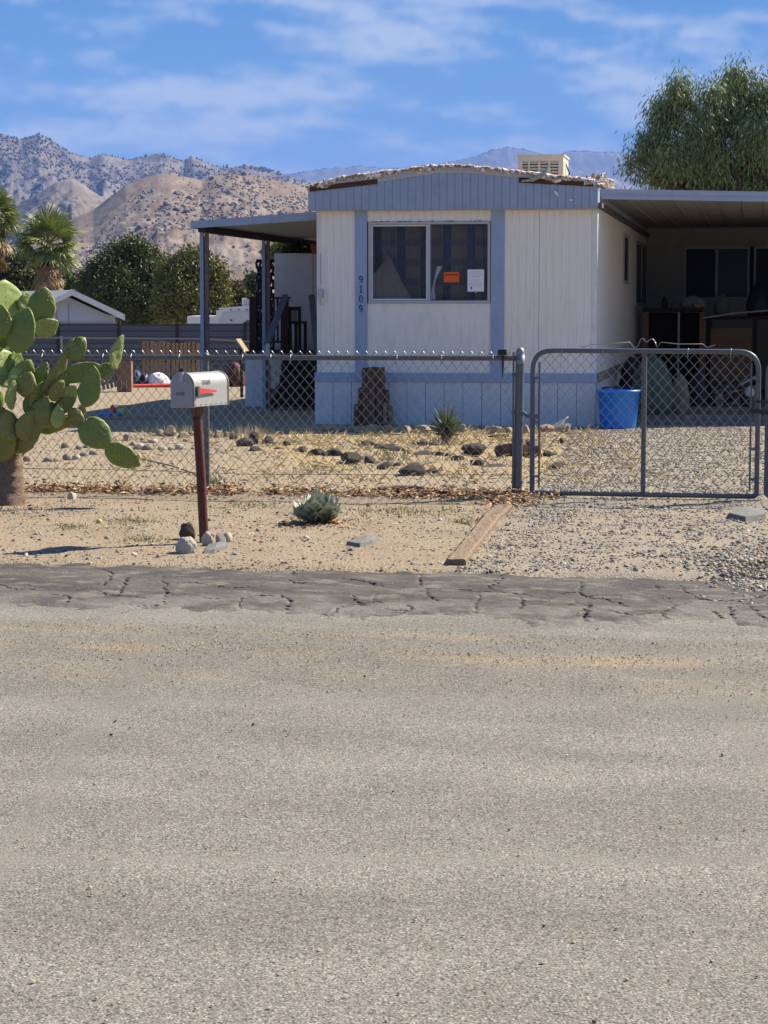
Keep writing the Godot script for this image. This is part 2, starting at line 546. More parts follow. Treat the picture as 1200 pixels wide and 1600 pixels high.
func spread(lo: float, hi: float, step: float, reach: float) -> Array:
	var out := []
	var x := lo
	while x <= hi:
		out.append(x)
		x += step
	var s := step
	while out[-1] < reach:
		s *= 1.35
		out.append(out[-1] + s)
	s = step
	while out[0] > -reach:
		s *= 1.35
		out.push_front(out[0] - s)
	return out

func make_ground() -> void:
	var zs := spread(-31.0, -12.0, 0.085, 9000.0)
	zs.reverse()
	tag(part(self, "ground", grid_mesh(spread(-5.2, 5.2, 0.085, 9000.0), zs, gh, ground_color), M.dirt), "", "", "", "structure")
	# main carriageway: chip seal, in the road's own frame (x along, z towards the viewer)
	var road_color := func(x: float, z: float) -> Color:
		var a := gn.get_noise_2d(x * 0.35, z * 1.3)
		var b := gn.get_noise_2d(x * 1.6 + 9, z * 2.4)
		var c := Color(0.270, 0.256, 0.226).lerp(Color(0.343, 0.328, 0.294), clampf(0.5 + 0.9 * a + b * 0.6, 0.0, 1.0))
		var band := exp(-pow((z - 2.95 + 0.1 * a) / 0.16, 2)) + 0.75 * exp(-pow((z - 2.45 + 0.12 * b) / 0.12, 2)) + 0.4 * exp(-pow((z - 3.5) / 0.2, 2))
		c = c.lerp(Color(0.46, 0.365, 0.24), clampf(band * (0.5 + 0.9 * b), 0.0, 0.7))
		c = c.lerp(Color(0.20, 0.187, 0.168), clampf(smooth(2.1, 2.5, z) * (1.0 - smooth(3.5, 4.2, z)) * (0.35 + 1.3 * a), 0.0, 0.5))
		return c
	var rx := spread(-5.0, 5.0, 0.1, 400.0)
	var rz := []
	var z := 12.0
	while z > 1.2:
		rz.append(z)
		z -= 0.08
	rz.append(1.2)
	tag(part(self, "road", grid_mesh(rx, rz, func(x, zz): return 0.004 * gn.get_noise_2d(x * 0.8, zz * 0.8), road_color), M.road_chip_seal, RB), "", "", "", "structure")
	# broken tar edge with real cracks
	var step := 0.012
	var sz := 0.005
	var x0 := -3.2
	var fine := int(6.4 / step)
	var xs := spread(x0, x0 + fine * step, step, 200.0)
	var first := xs.find(x0)
	var nx := xs.size()
	var nz := int(2.15 / sz)
	var ztop := 2.02
	var hgt := PackedFloat32Array()
	hgt.resize(nx * nz)
	var cracks := []
	for c in [[0, 115, 40, 125, 80, 125, 130, 135], [165, 142, 215, 150, 205, 175], [245, 130, 300, 120, 345, 95, 345, 72, 320, 65], [315, 135, 330, 147, 380, 148, 450, 155], [510, 90, 520, 130, 515, 155, 500, 190], [550, 112, 600, 108, 660, 115, 700, 124, 770, 122, 830, 118], [640, 153, 685, 158], [740, 200, 752, 155, 800, 147, 855, 150], [870, 145, 905, 165, 900, 190], [895, 100, 940, 110, 975, 102], [1065, 95, 1145, 103, 1195, 120], [985, 200, 1030, 205, 1080, 178, 1165, 168, 1180, 140], [900, 65, 920, 85], [1160, 165, 1200, 175]]:
		var l := []
		for i in range(0, c.size(), 2): l.append(Vector2(c[i] / 2.0, 860 + c[i + 1] / 2.0))
		cracks.append(l)
	for c in [[230, 325, 280, 333, 330, 335], [320, 310, 350, 335, 420, 342, 490, 353, 540, 352], [375, 275, 355, 310, 330, 318], [620, 300, 612, 345, 660, 358, 720, 370, 760, 380], [545, 340, 610, 338], [700, 395, 780, 408, 860, 400, 960, 365], [860, 400, 910, 425], [925, 315, 965, 352, 1010, 365, 1140, 360, 1200, 345], [1130, 370, 1170, 410, 1200, 425], [985, 437, 1030, 432], [105, 285, 115, 320], [135, 325, 145, 355, 170, 365], [75, 380, 85, 392, 0, 390], [290, 345, 285, 385, 275, 425, 290, 440], [580, 385, 600, 360]]:
		var l := []
		for i in range(0, c.size(), 2): l.append(Vector2(600 + c[i] / 2.0, 760 + c[i + 1] / 2.0))
		cracks.append(l)
	var inv := RB.affine_inverse()
	for i in 16:      # hairlines
		var p := Vector2(rng.randf_range(-40, 1240), rng.randf_range(893, 985))
		var l := [p]
		var dir := Vector2.from_angle(rng.randf_range(-0.5, 0.5) + (PI / 2 if rng.randf() < 0.35 else 0.0)) * Vector2(1.0, 0.45)
		for k in rng.randi_range(1, 3):
			p += dir * rng.randf_range(12, 34)
			dir = dir.rotated(rng.randf_range(-0.5, 0.5))
			l.append(p)
		cracks.append(l)
	for l in cracks:
		var w0 := rng.randf_range(0.002, 0.0055)
		var pts := []
		for i in l.size() - 1:
			for k in 9:
				var q: Vector2 = l[i].lerp(l[i + 1], k / 9.0)
				var g: Vector3 = inv * gp(q.x, q.y)
				pts.append(Vector2(g.x + rng.randf_range(-0.014, 0.014), g.z + rng.randf_range(-0.03, 0.03)))
		var g2: Vector3 = inv * gp(l[-1].x, l[-1].y)
		pts.append(Vector2(g2.x, g2.z))
		for i in pts.size() - 1:
			var u := float(i) / pts.size()
			var w := w0 * (0.45 + 0.9 * sin(PI * clampf(u + 0.08, 0, 1))) * rng.randf_range(0.7, 1.35)
			var lo := Vector2(minf(pts[i].x, pts[i + 1].x), minf(pts[i].y, pts[i + 1].y)) - Vector2(0.03, 0.03)
			var hi := Vector2(maxf(pts[i].x, pts[i + 1].x), maxf(pts[i].y, pts[i + 1].y)) + Vector2(0.06, 0.06)
			for j in range(maxi(0, int((ztop - hi.y) / sz)), mini(nz, int((ztop - lo.y) / sz) + 1)):
				for kk in range(maxi(0, int((lo.x - x0) / step)), mini(fine, int((hi.x - x0) / step) + 1)):
					var k := kk + first
					var p := Vector2(xs[k], ztop - j * sz)
					var d := p.distance_to(Geometry2D.get_closest_point_to_segment(p, pts[i], pts[i + 1]))
					hgt[j * nx + k] = minf(hgt[j * nx + k], -(0.032 if absf(pts[i + 1].x - pts[i].x) > absf(pts[i + 1].y - pts[i].y) * 0.7 else 0.015) * clampf((w - d) / w + 0.3, 0.0, 1.0))
	var v := PackedVector3Array()
	var col := PackedColorArray()
	v.resize(nx * nz)
	col.resize(nx * nz)
	for j in nz:
		for i in nx:
			var x: float = xs[i]
			var zz := ztop - j * sz
			var e := gn.get_noise_2d(x * 1.1, 40.0) * 0.22 + gn.get_noise_2d(x * 6.0, zz * 3.0) * 0.16
			var e2 := gn.get_noise_2d(x * 0.9, 140.0) * 0.14 + gn.get_noise_2d(x * 5.0, 180.0) * 0.10
			var y := 0.012 + 0.006 * gn.get_noise_2d(x * 2.0, zz * 2.0) + 0.004 * gn.get_noise_2d(x * 11.0, zz * 11.0)
			y -= 0.02 * smooth(1.5 + e, 1.95 + e, zz) + 0.11 * (1.0 - smooth(-0.02 + e2, 0.16 + e2, zz))
			v[j * nx + i] = Vector3(x, y + hgt[j * nx + i], zz)
			var m := gn.get_noise_2d(x * 1.4, zz * 2.2)
			var c := Color(0.085, 0.078, 0.071).lerp(Color(0.14, 0.128, 0.114), clampf(0.45 + 1.3 * m, 0.0, 1.0))
			c = c.lerp(Color(0.24, 0.215, 0.175), clampf(gn.get_noise_2d(x * 3.0 + 7, zz * 5.0) * 2.2 - 0.3, 0.0, 0.75))
			col[j * nx + i] = c.lerp(Color(0.215, 0.202, 0.18), smooth(1.15 + 1.4 * e, 1.65 + 1.4 * e, zz) * clampf(0.75 + 1.4 * m, 0.2, 1.0))
	tag(part(self, "road_edge", sheet(v, col, nx, nz), M.asphalt_edge, RB), "", "", "", "structure")

# ------------------------------------------------------------------ loose stuff as instances
func scatter(n: String, meshes: Array, mt: Material, spots: Array, label: String, category: String) -> void:      # spots: [Transform3D, Color]
	var root := Node3D.new() if meshes.size() > 1 else null
	if root:
		root.name = numbered(n)
		add_child(root)
		tag(root, label, category, "", "stuff")
	for k in meshes.size():
		var mm := MultiMesh.new()
		mm.transform_format = MultiMesh.TRANSFORM_3D
		mm.use_colors = true
		mm.mesh = meshes[k]
		var mine := []
		for i in range(k, spots.size(), meshes.size()): mine.append(spots[i])
		mm.instance_count = mine.size()
		for i in mine.size():
			mm.set_instance_transform(i, mine[i][0])
			mm.set_instance_color(i, mine[i][1])
		var o := MultiMeshInstance3D.new()
		o.name = n if root else numbered(n)
		o.multimesh = mm
		o.material_override = mt
		if root:
			root.add_child(o, true)
			o.set_meta("kind", "stuff")
		else:
			add_child(o)
			tag(o, label, category, "", "stuff")
func tumble(p: Vector3, s: float, flatness := 0.7) -> Transform3D:
	return Transform3D(Basis(Vector3.UP, rng.randf() * TAU) * Basis(Vector3.RIGHT, rng.randf_range(-0.5, 0.5)) * Basis.from_scale(Vector3(s * rng.randf_range(0.7, 1.3), s * flatness * rng.randf_range(0.7, 1.2), s)), p)
func stone_color() -> Color:
	var g := rng.randf()
	if g < 0.42: return Color(0.24, 0.228, 0.205) * rng.randf_range(0.45, 1.3)
	if g < 0.84: return Color(0.34, 0.29, 0.215) * rng.randf_range(0.55, 1.2)
	if g < 0.94: return Color(0.33, 0.22, 0.145) * rng.randf_range(0.6, 1.1)
	return Color(0.52, 0.48, 0.42)
func make_scatter() -> void:
	var peb := [rock_mesh(301, true, 1), rock_mesh(302, true, 1), rock_mesh(303, false, 1), rock_mesh(304, true, 1)]
	var spots := []
	# crushed stone of the drive, outside and inside the gate
	for i in 36000:
		var d := rng.randf_range(12.2, 17.4)
		var x := rng.randf_range(0.3, 4.2)
		var p := Vector3(x, 0, -d)
		var lz := (RB.affine_inverse() * p).z
		if lz > 0.12 + 0.12 * gn.get_noise_2d(x * 4.0, 3.0) or driveway(x, d) < rng.randf_range(0.25, 0.9): continue
		var thick := clampf(0.5 + 1.1 * gn.get_noise_2d(x * 1.6, d * 1.6) - 0.25 * smooth(15.0, 17.0, d), 0.12, 1.0)
		if rng.randf() > thick: continue
		p.y = gh(x, -d) - 0.002
		spots.append([tumble(p, rng.randf_range(0.004, 0.011) * (1.8 if rng.randf() < 0.06 else 1.0)), stone_color()])
	for i in 44000:
		var d := rng.randf_range(17.2, 27.2)
		var x := rng.randf_range(0.9, 6.0)
		if driveway(x, d) < rng.randf_range(0.3, 0.9) or rng.randf() > 0.75 + 0.8 * gn.get_noise_2d(x, d): continue
		spots.append([tumble(Vector3(x, gh(x, -d) - 0.002, -d), rng.randf_range(0.005, 0.014)), stone_color()])
	# heap of gravel pushed over the tar on the right
	for i in 2600:
		var q := gp(1185 + rng.randfn() * 42, 893 + rng.randfn() * 20)
		var lz := (RB.affine_inverse() * q).z
		var hgt := 0.05 * exp(-pow(q.distance_to(gp(1195, 893)) / 0.28, 2))
		spots.append([tumble(Vector3(q.x, maxf(gh(q.x, q.z), 0.006 if lz > 0.1 else -1.0) + hgt * rng.randf(), q.z), rng.randf_range(0.005, 0.016)), stone_color() * 1.05])
	scatter("drive_gravel", peb, M.pebble, spots, "grey and tan crushed gravel strewn over the driveway by the gate", "gravel")
	# pebbles in the dirt verge and the yard
	spots = []
	for i in 26000:
		var d := rng.randf_range(12.2, 17.6)
		var x := rng.randf_range(-4.4, 1.2)
		var p := Vector3(x, 0, -d)
		var lz := (RB.affine_inverse() * p).z
		if lz > 0.1: continue
		var k := 0.35 + 0.9 * gn.get_noise_2d(x * 1.3 + 20, d * 1.3) + 0.3 * smooth(-0.5, 0.0, lz) + (0.7 if x < -2.2 and d > 15.4 and d < 16.6 else 0.0)
		if rng.randf() > k: continue
		p.y = gh(x, -d) - 0.002
		spots.append([tumble(p, rng.randf_range(0.003, 0.009) * (2.2 if rng.randf() < 0.05 else 1.0)), stone_color()])
	for i in 9000:
		var d := rng.randf_range(17.4, 27.0)
		var x := rng.randf_range(-5.5, 3.4)
		if rng.randf() > 0.45 + 0.9 * gn.get_noise_2d(x * 1.1 + 70, d): continue
		spots.append([tumble(Vector3(x, gh(x, -d) - 0.002, -d), rng.randf_range(0.006, 0.016)), stone_color()])
	scatter("verge_pebbles", peb, M.pebble, spots, "small pebbles scattered over the dirt verge and yard", "pebbles")
	# grit on the road, thickest in two bands along the wheel line
	spots = []
	for i in 60000:
		var x := rng.randf_range(-4.6, 4.6)
		var zz := rng.randf_range(0.3, 8.2)
		var k := 0.03 + 0.75 * exp(-pow((zz - 2.95) / 0.2, 2)) + 0.6 * exp(-pow((zz - 2.42) / 0.15, 2)) + 0.22 * exp(-pow((zz - 3.5) / 0.3, 2))
		k *= 0.4 + 1.3 * maxf(0.0, 0.5 + gn.get_noise_2d(x * 1.3, zz * 3.0))
		if rng.randf() > k: continue
		var p: Vector3 = RB * Vector3(x, 0.004, zz)
		var c := Color(0.46, 0.35, 0.22) * rng.randf_range(0.6, 1.25)
		if rng.randf() < 0.2: c = stone_color()
		if rng.randf() < 0.02: c = Color(0.02, 0.02, 0.02)
		spots.append([tumble(Vector3(p.x, p.y if zz > 1.9 else 0.014, p.z), rng.randf_range(0.002, 0.0055)), c])
	for q in [[795, 1299], [1120, 1312], [1128, 1182], [614, 1239], [850, 1449], [44, 1144], [174, 1150], [203, 1139], [180, 1129], [89, 1149], [396, 1134], [928, 1600]]:
		var p := gp(q[0], q[1])
		spots.append([tumble(Vector3(p.x, 0.003, p.z), rng.randf_range(0.004, 0.007)), Color(0.03, 0.025, 0.02)])
	scatter("road_grit", peb, M.pebble, spots, "sandy grit lying in bands along the road surface", "grit")
	# dead leaves along the fence and round the agave
	var lf := MB.new()
	lf.tri(Vector3(-0.5, 0.02, 0), Vector3(0, 0, 0.28), Vector3(0.1, 0.16, 0))
	lf.tri(Vector3(-0.5, 0.02, 0), Vector3(0.1, 0.16, 0), Vector3(0, 0.03, -0.3))
	lf.tri(Vector3(0.1, 0.16, 0), Vector3(0, 0, 0.28), Vector3(0.55, 0.05, 0.05))
	lf.tri(Vector3(0.1, 0.16, 0), Vector3(0.55, 0.05, 0.05), Vector3(0, 0.03, -0.3))
	spots = []
	for i in 6000:
		var x := rng.randf_range(-4.2, 0.35)
		var off := rng.randfn() * 0.14 - 0.05
		var k := 0.6 + 1.0 * gn.get_noise_2d(x * 2.5, 33.0) + (0.3 if x > -1.0 else 0.0)
		if rng.randf() > k: continue
		var p: Vector3 = FB * Vector3(x, 0, off + 0.14)
		p.y = gh(p.x, p.z) + absf(rng.randfn()) * 0.026
		spots.append([p, 1.0])
	for i in 260:
		var p := on(497 + rng.randfn() * 34, 818 + rng.randfn() * 6)
		spots.append([p + Vector3(0, rng.randf() * 0.012, 0), 0.8])
	for i in 500:
		var p := on(790 + rng.randfn() * 26, 782 + rng.randfn() * 7)
		spots.append([p + Vector3(0, rng.randf() * 0.03, 0), 1.0])
	for i in 700:
		var p := on(rng.randf_range(40, 800), rng.randf_range(690, 870))
		spots.append([p, 0.8])
	var leaves := []
	for s in spots:
		var g := rng.randf()
		var c := Color(0.20, 0.105, 0.055) if g < 0.45 else (Color(0.40, 0.25, 0.12) if g < 0.75 else (Color(0.55, 0.42, 0.26) if g < 0.92 else Color(0.09, 0.04, 0.03)))
		leaves.append([Transform3D(Basis(Vector3(rng.randfn(), rng.randfn(), rng.randfn()).normalized(), rng.randf_range(-0.9, 0.9)) * Basis(Vector3.UP, rng.randf() * TAU) * Basis.from_scale(Vector3.ONE * rng.randf_range(0.025, 0.062) * s[1]), s[0]), c * rng.randf_range(0.75, 1.25)])
	scatter("dead_leaves", [lf.mesh()], M.leaf_litter, leaves, "brown dead leaves drifted along the foot of the fence", "leaves")
	# straw and weeds
	var bl := MB.new()
	bl.tri(Vector3(-0.04, 0, 0), Vector3(0.04, 0, 0), Vector3(0.05, 0.6, 0.12))
	bl.tri(Vector3(-0.04, 0, 0), Vector3(0.05, 0.6, 0.12), Vector3(0.12, 1.0, 0.4))
	var straw := []
	for i in 14000:
		var d := rng.randf_range(18.2, 26.6)
		var x := rng.randf_range(-3.2, 2.6)
		var k := 0.30 + 1.1 * gn.get_noise_2d(x * 1.8, d * 1.3 + 9) + 0.4 * smooth(22.0, 25.0, d)
		if x < -1.2: k -= 0.45
		if rng.randf() > k: continue
		straw.append([Transform3D(Basis(Vector3.UP, rng.randf() * TAU) * Basis(Vector3.RIGHT, rng.randf_range(0.4, 1.45)) * Basis.from_scale(Vector3.ONE * rng.randf_range(0.05, 0.13)), Vector3(x, gh(x, -d) - 0.003, -d)), Color(0.60, 0.47, 0.24) * rng.randf_range(0.7, 1.2)])
	for q in [[385, 688, 12, 2.2], [412, 690, 10, 1.6], [265, 676, 24, 1.3], [300, 678, 16, 1.2], [640, 692, 40, 0.9], [697, 693, 18, 1.0]]:
		for i in 90:
			var p := on(q[0] + rng.randfn() * q[2], q[1] + rng.randfn() * 2.5)
			straw.append([Transform3D(Basis(Vector3.UP, rng.randf() * TAU) * Basis(Vector3.RIGHT, rng.randf_range(-0.5, 0.5)) * Basis.from_scale(Vector3(0.06, 0.085 * q[3] * rng.randf_range(0.5, 1.2), 0.06)), p), Color(0.60, 0.48, 0.26) * rng.randf_range(0.75, 1.2)])
	scatter("dry_straw", [bl.mesh()], M.leaf_litter, straw, "yellow dry grass straw lying across the yard", "straw")
	var weeds := []
	for q in [[640, 800, 60, 5, 500], [725, 815, 14, 3, 120], [340, 758, 10, 6, 260], [215, 815, 28, 4, 200], [225, 843, 24, 3, 160], [110, 824, 14, 3, 90], [385, 790, 30, 3, 160], [510, 735, 22, 4, 160], [900, 806, 30, 3, 90], [1100, 672, 14, 2, 60], [605, 712, 12, 6, 220], [50, 800, 40, 4, 140], [420, 697, 8, 2, 40], [330, 700, 16, 3, 60]]:
		for i in q[4]:
			var p := on(q[0] + rng.randfn() * q[2], q[1] + rng.randfn() * q[3])
			weeds.append([Transform3D(Basis(Vector3.UP, rng.randf() * TAU) * Basis(Vector3.RIGHT, rng.randf_range(-1.2, 1.2)) * Basis.from_scale(Vector3(0.10, rng.randf_range(0.012, 0.03), 0.05) * (1.5 if q[1] > 740 and q[1] < 770 or q[1] == 712 else 1.0)), p), Color(0.10, 0.13, 0.045).lerp(Color(0.24, 0.22, 0.10), rng.randf()) * rng.randf_range(0.7, 1.2)])
	scatter("green_weeds", [bl.mesh()], M.leaf_litter, weeds, "low green weeds growing in patches on the dirt", "weeds")

# ------------------------------------------------------------------ hills: crest heights are angles above the horizon, distances from their haze and place
func table(tb: Array, px: float) -> float:
	if px <= tb[0][0]: return tb[0][1]
	for i in tb.size() - 1:
		if px <= tb[i + 1][0]:
			return lerpf(tb[i][1], tb[i + 1][1], (px - tb[i][0]) / (tb[i + 1][0] - tb[i][0]))
	return tb[-1][1]
var hill_noise := FastNoiseLite.new()
func hill_point(tb: Array, far: float, near: float, rough: float, px: float, t: float) -> Vector3:      # t: 0 foot, 1 crest, up to 1.4 behind
	var d := lerpf(near, far, t)
	var x := (px - 600.0) / F
	var top := (HORIZON - table(tb, px)) / F * far
	var k := minf(t, 1.0)
	var y := top * pow(k, 1.35) * (1.0 if t <= 1.0 else 1.0 - (t - 1.0) * 1.6)
	var wx := x * d
	var s := far * 0.03
	var g := hill_noise.get_noise_2d(wx / s * 1.0, d / s * 0.35) * 0.7 + hill_noise.get_noise_2d(wx / s * 3.1 + 40, d / s * 1.4) * 0.3 + hill_noise.get_noise_2d(wx / s * 9.0 + 40, d / s * 6.0) * 0.14
	y += top * rough * g * sin(PI * clampf(k, 0.0, 1.0)) if t <= 1.0 else 0.0
	y += top * rough * 0.035 * hill_noise.get_noise_2d(wx / s * 14.0, 7.0) * smooth(0.9, 1.0, k)
	return Vector3(wx, y - 3.0, -d)
func hill(n: String, tb: Array, far: float, near: float, rough: float, cols: Array, outcrop: float) -> void:
	var v := PackedVector3Array()
	var c := PackedColorArray()
	var nx := 0
	var nz := 0
	var ts := []
	for i in 98: ts.append(1.4 * i / 97.0)
	ts[69] = 1.0
	for t in ts:
		nz += 1
		nx = 0
		var px := -1500.0
		while px <= 2700.0:
			var p := hill_point(tb, far, near, rough, px, t)
			v.append(p)
			var s := far * 0.02
			var a := hill_noise.get_noise_2d(p.x / s, p.z / s)
			var b := hill_noise.get_noise_2d(p.x / s * 4.0 + 9, p.y / s * 8.0 + 3)
			var col: Color = cols[0].lerp(cols[1], clampf(0.5 + a * 1.3, 0, 1))
			if b + a * 0.6 > outcrop: col = col.lerp(cols[2], 0.75)
			if b < -0.18: col = col.lerp(cols[3], clampf((-0.18 - b) * 4.0, 0.0, 0.8))
			c.append(col)
			nx += 1
			px += 2.5 if px > -60 and px < 1260 else 30.0
	tag(part(self, n, sheet(v, c, nx, nz), M.hill), "", "", "", "structure")
func make_hills() -> void:
	hill_noise.seed = 5
	hill_noise.frequency = 0.5
	hill_noise.fractal_octaves = 5
	hill_noise.fractal_gain = 0.55
	hill_noise.fractal_type = FastNoiseLite.FRACTAL_FBM
	var blue := [[-1500, 300], [-400, 290], [250, 288], [420, 272], [450, 275], [480, 270], [505, 266], [540, 264], [565, 261], [600, 266], [660, 262], [690, 258], [735, 249], [765, 238], [790, 233], [812, 235], [838, 241], [862, 250], [880, 240], [900, 238], [930, 240], [960, 240], [980, 245], [1000, 257], [1060, 268], [1150, 276], [1400, 270], [2700, 300]]
	var rocky := [[-1500, 260], [-600, 225], [-200, 196], [-60, 205], [0, 209], [20, 214], [40, 219], [60, 214], [69, 210], [82, 218], [100, 230], [125, 242], [145, 248], [165, 241], [185, 246], [205, 250], [228, 245], [256, 240], [275, 247], [290, 252], [305, 245], [320, 252], [335, 259], [360, 262], [390, 260], [415, 263], [440, 270], [470, 281], [540, 306], [640, 345], [760, 400], [1000, 462], [2700, 476]]
	var tan_spur := [[-1500, 380], [-300, 340], [-60, 322], [20, 330], [70, 296], [95, 282], [118, 276], [140, 290], [165, 306], [200, 340], [260, 400], [400, 460], [2700, 477]]
	var brown := [[-1500, 430], [-300, 400], [-60, 390], [40, 372], [100, 344], [125, 331], [150, 321], [175, 302], [200, 284], [225, 273], [250, 266], [272, 264], [295, 271], [318, 276], [340, 268], [368, 264], [395, 268], [430, 275], [465, 282], [500, 290], [560, 318], [660, 360], [820, 410], [1100, 455], [2700, 474]]
	hill("far_ridge", blue, 13000.0, 8000.0, 0.16, [Color(0.10, 0.11, 0.10), Color(0.15, 0.145, 0.12), Color(0.26, 0.22, 0.18), Color(0.07, 0.085, 0.07)], 0.34)
	hill("rocky_mountain", rocky, 5200.0, 3300.0, 0.26, [Color(0.105, 0.095, 0.085), Color(0.155, 0.13, 0.105), Color(0.215, 0.19, 0.165), Color(0.065, 0.066, 0.058)], 0.22)
	hill("tan_spur", tan_spur, 3100.0, 2300.0, 0.36, [Color(0.145, 0.12, 0.092), Color(0.195, 0.158, 0.115), Color(0.20, 0.185, 0.165), Color(0.085, 0.078, 0.064)], 0.16)
	hill("brown_hill", brown, 1700.0, 900.0, 0.11, [Color(0.165, 0.122, 0.096), Color(0.21, 0.158, 0.118), Color(0.225, 0.195, 0.165), Color(0.13, 0.10, 0.08)], 0.27)
	var bm := [rock_mesh(401, true, 1), rock_mesh(402, true, 1), rock_mesh(403, true, 1)]
	var spots := []
	for q in [[165, 0.47, 60, 0.10, 420], [200, 0.52, 46, 0.06, 300], [150, 0.40, 70, 0.07, 200], [265, 0.66, 30, 0.06, 120], [300, 0.78, 30, 0.05, 120], [370, 0.90, 60, 0.06, 260], [440, 0.74, 50, 0.09, 240], [360, 0.68, 40, 0.05, 160], [470, 0.86, 16, 0.06, 60], [225, 0.88, 12, 0.04, 30], [280, 0.5, 160, 0.25, 300]]:
		for i in q[4]:
			var px: float = q[0] + rng.randfn() * q[2] * 0.55
			var t: float = clampf(q[1] + rng.randfn() * q[3], 0.1, 0.99)
			var p := hill_point(brown, 1700.0, 900.0, 0.11, px, t)
			var s := rng.randf_range(0.45, 1.5) * (2.2 if rng.randf() < 0.05 else 1.0)
			spots.append([Transform3D(Basis(Vector3.UP, rng.randf() * TAU) * Basis(Vector3.RIGHT, rng.randf_range(-0.6, 0.6)) * Basis.from_scale(Vector3(s * rng.randf_range(0.8, 1.6), s, s)), p - Vector3(0, s * 0.3, 0)), Color(0.205, 0.185, 0.165) * rng.randf_range(0.7, 1.3)])
	for i in 1500:
		var px := rng.randf_range(-40, 330)
		var t := rng.randf_range(0.3, 0.97)
		var p := hill_point(rocky, 5200.0, 3300.0, 0.26, px, t)
		if hill_noise.get_noise_2d(p.x / 160.0, p.y / 120.0) < 0.02: continue
		var s := rng.randf_range(1.6, 4.5)
		spots.append([Transform3D(Basis(Vector3.UP, rng.randf() * TAU) * Basis.from_scale(Vector3(s * rng.randf_range(0.8, 1.5), s, s)), p - Vector3(0, s * 0.3, 0)), Color(0.21, 0.19, 0.17) * rng.randf_range(0.75, 1.25)])
	scatter("hillside_boulders", bm, M.pebble, spots, "pale granite boulders clustered over the dry hillsides", "boulders")
	var shrub := rock_mesh(410, false, 1)
	spots = []
	for i in 9000:
		var px := rng.randf_range(-60, 560)
		var t := pow(rng.randf(), 0.6)
		var far_one := i < 8200
		var p := hill_point(rocky, 5200.0, 3300.0, 0.26, px, t) if far_one else hill_point(brown, 1700.0, 900.0, 0.11, px, t)
		if far_one and hill_noise.get_noise_2d(p.x / 220.0, p.z / 220.0) + (t - 0.75) < -0.02: continue
		var s := rng.randf_range(0.9, 2.8) if far_one else rng.randf_range(0.2, 0.5)
		spots.append([Transform3D(Basis.from_scale(Vector3(s, s * rng.randf_range(0.8, 1.6), s)), p), Color(0.085, 0.08, 0.066).lerp(Color(0.125, 0.098, 0.078), 0.0 if far_one else 1.0) * rng.randf_range(0.7, 1.3)])
	for i in 420:
		var px := rng.randf_range(0, 1010)
		var left := px < 440
		var p := hill_point(rocky, 5200.0, 3300.0, 0.26, px, 0.995) if left else hill_point(blue, 13000.0, 8000.0, 0.16, px, 0.995)
		var s := rng.randf_range(0.7, 1.8) if left else rng.randf_range(1.6, 3.6)
		spots.append([Transform3D(Basis.from_scale(Vector3(s, s * rng.randf_range(1.3, 2.6), s)), p - Vector3(0, s * 0.3, 0)), Color(0.06, 0.07, 0.05)])
	scatter("hillside_shrubs", [shrub], M.pebble, spots, "dark shrubs dotting the rocky mountain and hills", "shrubs")

# ------------------------------------------------------------------ mobile home
var W := 3.7
const LEN := 17.0
func sp(px: float, py: float) -> Vector3:      # where a pixel meets the right side wall, as (depth, y, 0)
	var inv := HB.affine_inverse()
	var o := inv * eye()
	var r := inv.basis * ray(px, py)
	var p := o + r * ((W - o.x) / r.x)
	return Vector3(-p.z, p.y, 0)
func framed(parent: Node, x0: float, x1: float, y0: float, y1: float, z: float, w: float, t: float, mt: Material, n := "window_frame", xf := Transform3D()) -> MeshInstance3D:
	var b := MB.new()
	b.box(Vector3(x0, y0, z), Vector3(x1, y0 + w, z + t))
	b.box(Vector3(x0, y1 - w, z), Vector3(x1, y1, z + t))
	b.box(Vector3(x0, y0 + w, z), Vector3(x0 + w, y1 - w, z + t))
	b.box(Vector3(x1 - w, y0 + w, z), Vector3(x1, y1 - w, z + t))
	return part(parent, n, b.mesh(), mt, xf)
func cloth(x0: float, x1: float, y0: float, y1: float, z: float, folds: float, amp: float, seed_: int, cut = null) -> ArrayMesh:
	var nx := 80
	var ny := 24
	var n := FastNoiseLite.new()
	n.seed = seed_
	n.frequency = 0.8
	var v := PackedVector3Array()
	var uv := PackedVector2Array()
	var idx := PackedInt32Array()
	for j in ny + 1:
		for i in nx + 1:
			var u := float(i) / nx
			var w := float(j) / ny
			var lo := x0
			var hi := x1
			if cut != null:
				var c: Vector2 = cut.call(w)
				lo = c.x
				hi = c.y
			var x := lerpf(lo, hi, u)
			v.append(Vector3(x, lerpf(y0, y1, w), z + amp * sin(u * folds * TAU + 1.5 * n.get_noise_2d(u * 4.0, w * 1.5)) + amp * n.get_noise_2d(u * 9.0, w * 2.0)))
			uv.append(Vector2(x, lerpf(y0, y1, w)))
	for j in ny:
		for i in nx:
			var a := j * (nx + 1) + i
			idx.append_array([a, a + nx + 1, a + 1, a + 1, a + nx + 1, a + nx + 2])
	var arr := []
	arr.resize(Mesh.ARRAY_MAX)
	arr[Mesh.ARRAY_VERTEX] = v
	arr[Mesh.ARRAY_TEX_UV] = uv
	arr[Mesh.ARRAY_INDEX] = idx
	var m := ArrayMesh.new()
	m.add_surface_from_arrays(Mesh.PRIMITIVE_TRIANGLES, arr)
	var st := SurfaceTool.new()
	st.create_from(m, 0)
	st.generate_normals()
	return st.commit()
